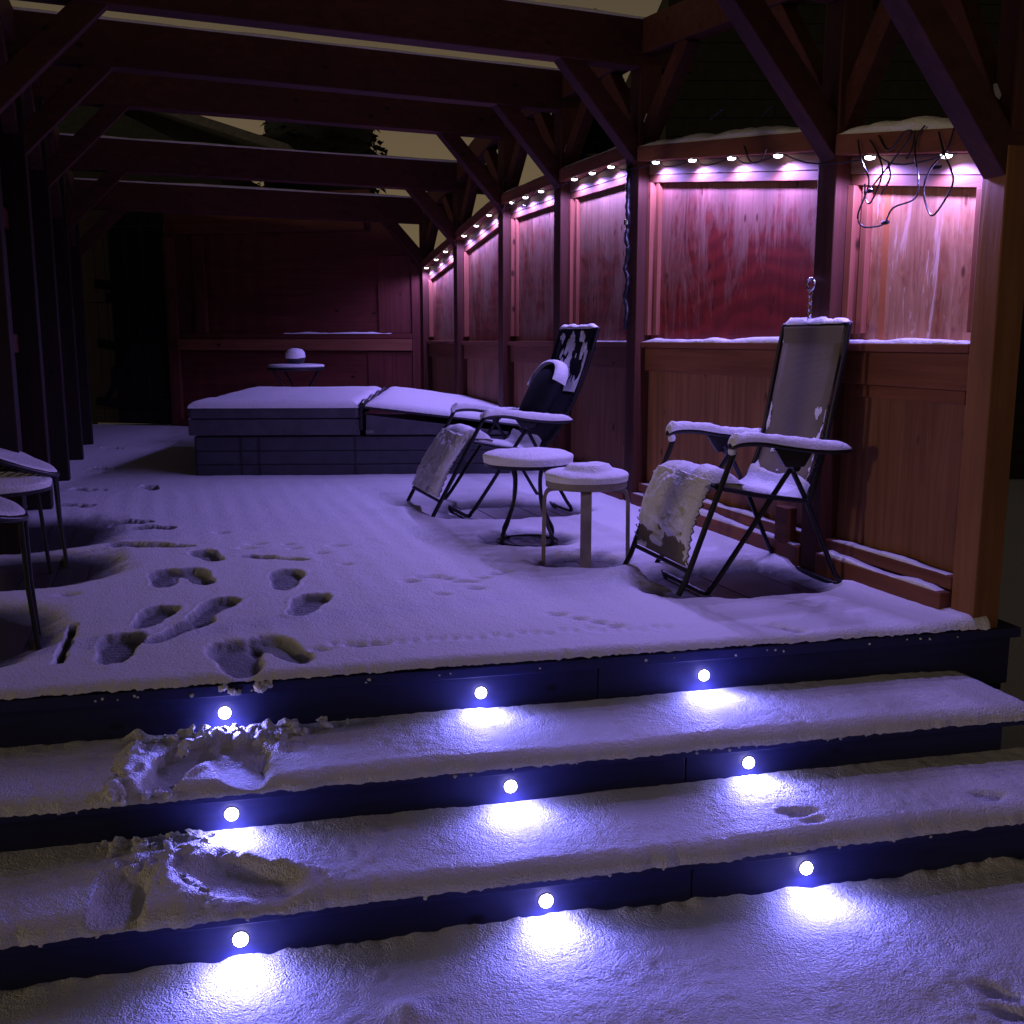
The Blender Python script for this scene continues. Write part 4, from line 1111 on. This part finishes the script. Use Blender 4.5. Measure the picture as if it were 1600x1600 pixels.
# pillow, strapped on: part of the chair
rows = []
for i in range(17):
    th = math.pi*i/16
    row = []
    for j in range(29):
        ph = 2*math.pi*j/28
        cx = math.copysign(abs(math.cos(ph))**0.75, math.cos(ph)); sy = math.copysign(abs(math.sin(ph))**0.75, math.sin(ph))
        r = math.sin(th)**0.7
        row.append((0.060*math.cos(th), 0.205*cx*r, 0.235*sy*r))
    rows.append(row)
A = np.array(rows)
rec = math.atan2(0.145, 0.27)
ca, sa = math.cos(rec), math.sin(rec)
B = A.copy(); B[..., 0] = A[..., 0]*ca - A[..., 2]*sa + 0.10; B[..., 2] = A[..., 0]*sa + A[..., 2]*ca + 0.735; B[..., 1] += 0.02
pil = link('pillow', grid_mesh('pillow', B), 'sling_black', ch1)
rows = []
for j in range(40):
    ph = math.radians(8 + 150*j/39)
    e = math.sqrt(max(0.03, 1-(1-min(1, 6*min(j, 39-j)/39))**2))
    row = []
    for q in range(9):
        a = math.pi*q/8
        rr = 1.0 + 0.16*e*math.sin(a)*(1+0.3*float(fbm(np.array(j*0.3), np.array(3.0), 2)))
        lx = 0.05*math.cos(a)
        cx = math.copysign(abs(math.cos(ph))**0.75, math.cos(ph)); sy = math.copysign(abs(math.sin(ph))**0.75, math.sin(ph))
        pz = 0.225*sy*rr; py = 0.200*cx*rr
        row.append((lx*ca - pz*sa + 0.10, -py+0.02, lx*sa + pz*ca + 0.735))
    rows.append(row)
link('snow', grid_mesh('snow', np.array(rows)), 'snow_soft', ch1)

def snow_cap(parent, R_, z0, h, seed, tier=None, cx=0.0, cy=0.0):
    A, B = np.meshgrid(np.linspace(0.0, 1, 26), np.linspace(0, 2*math.pi, 73), indexing='ij')
    B[:, -1] = 0
    ang = 0.035*fbm(2.2*np.cos(B)+seed, 2.2*np.sin(B)+seed, 3)
    rr = R_*(1+ang)*np.sin(A*math.pi/2*1.12)/math.sin(math.pi/2)
    x = rr*np.cos(B); y = rr*np.sin(B)
    z = h*np.cos(A*math.pi/2)**0.42 + 0.010*fbm(x*9+seed, y*9, 4)*(1-A**6)
    if tier:
        d = np.hypot(x-tier[2], y-tier[3]) - tier[0]*(1+0.08*fbm(4*np.cos(B), 4*np.sin(B)+seed, 2))
        z = z + tier[1]*sstep(0.012, -0.022, d)
    z = np.where(A > 0.995, -0.003, z)
    return link('snow', grid_mesh('snow', np.stack([x+cx, y+cy, z+z0], -1)), 'snow_soft', parent)
# ================================================================== stools and side tables
bt = thing('side_table', 'round black metal side table with curved legs, thick snow on top', 'table', (0.085, 5.50, 0.0), 0.3)
MB().lathe([(0.20, 0.425), (0.235, 0.43), (0.238, 0.448), (0.225, 0.452)], 36).build('table_top', 'black_steel', bt)
snow_cap(bt, 0.243, 0.452, 0.062, 2.0)
for j in range(4):
    a = 2*math.pi*j/4 + 0.45
    pr = [(0.115, 0.425), (0.095, 0.36), (0.105, 0.24), (0.15, 0.13), (0.19, 0.06), (0.185, 0.022), (0.15, 0.012)]
    MB().tube(spline([(r*math.cos(a), r*math.sin(a), z) for r, z in pr], 6), 0.011, 8).build('leg', 'black_steel', bt)
for r, z in ((0.165, 0.016),):
    MB().tube([(r*math.cos(2*math.pi*j/28), r*math.sin(2*math.pi*j/28), z) for j in range(28)], 0.007, 7, True).build('ring', 'black_steel', bt)
so = thing('stool', 'round wooden stool with flat bent legs, two tiered snow on its seat', 'stool', (0.36, 4.93, 0.0), R(-94))
MB().lathe([(0.19, 0.395), (0.197, 0.40), (0.197, 0.43), (0.19, 0.434)], 36).build('seat', 'stool_wood', so)
snow_cap(so, 0.205, 0.434, 0.046, 5.0, (0.115, 0.028, 0.0, 0.01))
for j in range(4):
    a = math.pi/2*j
    c, s = math.cos(a), math.sin(a)
    pr = spline([(0.08,0,0.386),(0.15,0,0.386),(0.185,0,0.376),(0.200,0,0.345),(0.203,0,0.28),(0.206,0,0.0)], 5)
    rows = []
    for q in range(len(pr)):
        d = (pr[min(q+1,len(pr)-1)]-pr[max(q-1,0)]).normalized(); nx, nz = -d.z, d.x
        row = []
        for yy, oo in ((-0.026,-0.009),(0.026,-0.009),(0.026,0.009),(-0.026,0.009),(-0.026,-0.009)):
            x = pr[q].x + nx*oo; z = pr[q].z + nz*oo
            row.append((x*c - yy*s, x*s + yy*c, max(z, 0.0)))
        rows.append(row)
    me = grid_mesh('leg', np.array(rows)); me.polygons.foreach_set('use_smooth', [False]*len(me.polygons))
    link('leg', me, 'stool_wood', so)

# ================================================================== wire string chairs and a low table at the left
def string_chair(label, tip, ang, tilt, a, b):
    t = thing('string_chair', label, 'chair', (tip[0], tip[1], 0.0), ang, 'string chairs at the left edge')
    z0 = tip[2]
    ct, s_ = math.cos(tilt), math.sin(tilt)
    def rim(ph, k=1.0, drop=0.0):     # local x: forwards; tip at x=0
        e = a*math.cos(ph)*k; f = b*math.sin(ph)*k
        x = -(a - e)*ct if k == 1.0 else -a*ct + e*ct
        z = z0 + (a-e)*s_ if k == 1.0 else z0 + a*s_ - e*s_
        return (x - drop*s_, f, z - drop*ct)
    MB().tube([rim(2*math.pi*j/48) for j in range(48)], 0.011, 8, True).build('rim', 'black_steel', t)
    hub = (-a*ct*1.15 - 0.14*s_, 0.0, z0 + a*s_*0.75 - 0.16)
    hubr = [(hub[0] + 0.06*math.cos(2*math.pi*j/20), 0.06*math.sin(2*math.pi*j/20), hub[2]) for j in range(20)]
    MB().tube(hubr, 0.008, 6, True).build('hub_ring', 'black_steel', t)
    mb = MB()
    for j in range(56):
        p = Vector(rim(2*math.pi*j/56)); q = Vector(hub) + Vector((0.06*math.cos(2*math.pi*j/56), 0.06*math.sin(2*math.pi*j/56), 0))
        m = p.lerp(q, 0.5); m.z -= 0.015
        mb.tube([p, m, q], 0.0028, 4)
    so_ = mb.build('strings', 'black_plastic', t); so_['kind'] = 'stuff'
    for ph, fx, fy in ((0.16, 0.0, 0.07), (-0.30, 0.0, -0.16), (2.3, -a*1.7, 0.25), (-2.3, -a*1.7, -0.25)):
        p = rim(ph); MB().tube([p, (p[0]*0.55+fx*0.45+0.0, p[1]*0.6+fy*0.4, p[2]*0.5), (fx+0.012, fy, 0.0)], 0.0095, 8).build('leg', 'black_steel', t)
    MB().tube([(0.012, 0.07, 0.012), (0.012, -0.16, 0.012)], 0.008, 6).build('floor_bar', 'black_steel', t)
    # snow lying in the bowl
    A, B = np.meshgrid(np.linspace(0.02, 1, 30), np.linspace(0, 2*math.pi, 64), indexing='ij')
    ex = a*np.cos(B)*A; fy = b*np.sin(B)*A
    dp = 0.05*(1-A**2) - 0.022*np.sqrt(np.clip(1-A**8, 0, 1)) - 0.006*fbm(ex*9, fy*9, 3)
    Xl = -a*ct + ex*ct - dp*s_; Zl = z0 + a*s_ - ex*s_ - dp*ct + 0.014
    link('snow', grid_mesh('snow', np.stack([Xl, fy, Zl], -1)), 'snow_soft', t)
    return t
string_chair('black string chair full of snow at the left edge, farther from the steps', (-2.24, 5.02, 0.445), R(25), R(24), 0.40, 0.34)
string_chair('black string chair full of snow at the left edge, nearest the steps', (-1.74, 3.62, 0.475), R(25), R(20), 0.40, 0.34)
lt = thing('low_table', 'low round black table topped with snow between the two string chairs', 'table', (-2.42, 4.72, 0.0))
MB().lathe([(0.24, 0.40), (0.262, 0.405), (0.262, 0.42), (0.25, 0.424)], 36).build('table_top', 'black_steel', lt)
snow_cap(lt, 0.264, 0.424, 0.045, 9.0)
for j in range(3):
    a = 2*math.pi*j/3 + 0.2
    MB().tube([(0.20*math.cos(a), 0.20*math.sin(a), 0.40), (0.23*math.cos(a), 0.23*math.sin(a), 0.0)], 0.010, 8).build('leg', 'black_steel', lt)

# ================================================================== what stands beyond
# dark neighbouring house behind the right wall
nh = thing('neighbour_house', 'dark grey green house wall rising behind the right hand plywood wall', 'house', (1.75, 12.2, -0.55), 0.0)
MB().box(0.0, 9.5, 0.0, 8.0, 0.0, 5.55).build('wall', 'house', nh)
for j in range(27):
    MB().box(-0.01, 9.51, -0.016, -0.001, 0.12+0.2*j, 0.12+0.2*j+0.192).build('siding_board', 'house', nh)
MB().hexa([(-0.4,-0.45,5.56),(9.9,-0.45,5.56),(9.9,4.0,7.4),(-0.4,4.0,7.4),(-0.4,-0.45,5.72),(9.9,-0.45,5.72),(9.9,4.0,7.56),(-0.4,4.0,7.56)]).build('roof', 'roof', nh)
wfr = MB().box(6.2, 7.4, -0.06, -0.0165, 1.6, 2.9).build('window', 'fascia', nh)
MB().box(6.28, 7.32, -0.066, -0.061, 1.68, 2.82).build('pane', 'glass_dark', wfr)
# gabled house far left
gh = thing('gabled_house', 'dark gabled house roof far off above the back wall at left', 'house', (-9.2, 24.0, -0.55), 0.0)
MB().box(-4.0, 2.6, 0.3, 8.0, 0.0, 5.6).build('wall', 'house', gh)
MB().hexa([(-0.9,0,7.35),(4.2,0,5.75),(4.2,8.4,5.75),(-0.9,8.4,7.35),(-0.9,0,7.55),(4.2,0,5.95),(4.2,8.4,5.95),(-0.9,8.4,7.55)]).build('roof', 'fascia', gh)
MB().hexa([(-6.0,0,5.75),(-0.9,0,7.35),(-0.9,8.4,7.35),(-6.0,8.4,5.75),(-6.0,0,5.95),(-0.9,0,7.55),(-0.9,8.4,7.55),(-6.0,8.4,5.95)]).build('roof', 'fascia', gh)
MB().add([(-4.0,0.3,5.6),(2.6,0.3,5.6),(-0.9,0.3,7.3),(-4.0,0.5,5.6),(2.6,0.5,5.6),(-0.9,0.5,7.3)], [(0,1,2),(5,4,3),(0,3,4,1),(1,4,5,2),(2,5,3,0)]).build('gable', 'roof', gh)
MB().box(-1.6, -0.3, 0.24, 0.295, 3.6, 4.9).build('window', 'glass_dark', gh)

def conifer(name, label, loc, H_, Rb, flat=False, seed=0):
    rnd = random.Random(seed)
    t = thing(name, label, 'tree', loc)
    MB().tube([(0,0,0),(0.03,0,H_*0.5),(0,0,H_*0.97)], [0.16,0.09,0.02], 8).build('trunk', 'bark', t)
    mb = MB(); ms = MB()
    nl = int(H_*9)
    for i in range(nl):
        z = H_*(0.10+0.9*i/nl); f = (1-(i/nl))**0.75 if not flat else (1.0 if i/nl < 0.93 else 0.8)
        rr = Rb*f*(0.8+0.3*rnd.random())+0.05
        nbz = 9 if not flat else 14
        for j in range(nbz):
            a = 2*math.pi*(j+rnd.random())/nbz
            L = rr*(0.75+0.4*rnd.random())
            d = Vector((math.cos(a), math.sin(a), -0.28+0.3*rnd.random())); p = Vector((0,0,z)); sidev = Vector((-math.sin(a), math.cos(a), 0))
            for q in range(7):
                k0 = L*(0.18+0.82*q/7); w = (0.10+0.10*(1-q/7))*(2.4 if flat else 1)
                c = p + d*k0 + Vector((0,0,rnd.uniform(-0.05,0.05)))
                for sd in (-1, 1):
                    e = c + sidev*(sd*w) + d*0.12 + Vector((0,0,-0.05-0.05*rnd.random()))
                    mb.add([c, e, c + d*0.12 + Vector((0,0,0.01)), c + Vector((0,0,0.05))], [(0,1,2),(0,1,3)])
            if rnd.random() < 0.35:
                c = p + d*(L*0.75)
                ms.add([c+Vector((0,0,0.03)), c+sidev*0.09+d*0.05, c+d*0.16, c-sidev*0.09+d*0.05], [(0,1,2),(0,2,3)])
    if flat:
        core = [(Rb*(0.80+0.25*rnd.random())*(1.0 if z_ < 0.9 else 0.75), H_*z_) for z_ in np.linspace(0.12, 0.985, 26)]
        mb.lathe(core, 26)
        mb.v = [(x*(1+0.10*rnd.random()), y, z) for x, y, z in mb.v]
    mb.build('crown', 'needle', t); ms.build('snow', 'snow_soft', t)
    return t
conifer('conifer_tree', 'dark bluish conifer with flecks of snow behind the lit wall corner post', (0.72, 9.9, -0.55), 4.6, 0.75, False, 4)
conifer('conifer_tree', 'dense dark tree seen against the tan sky above the back wall', (-5.2, 29.0, -0.55), 8.7, 1.55, True, 9)
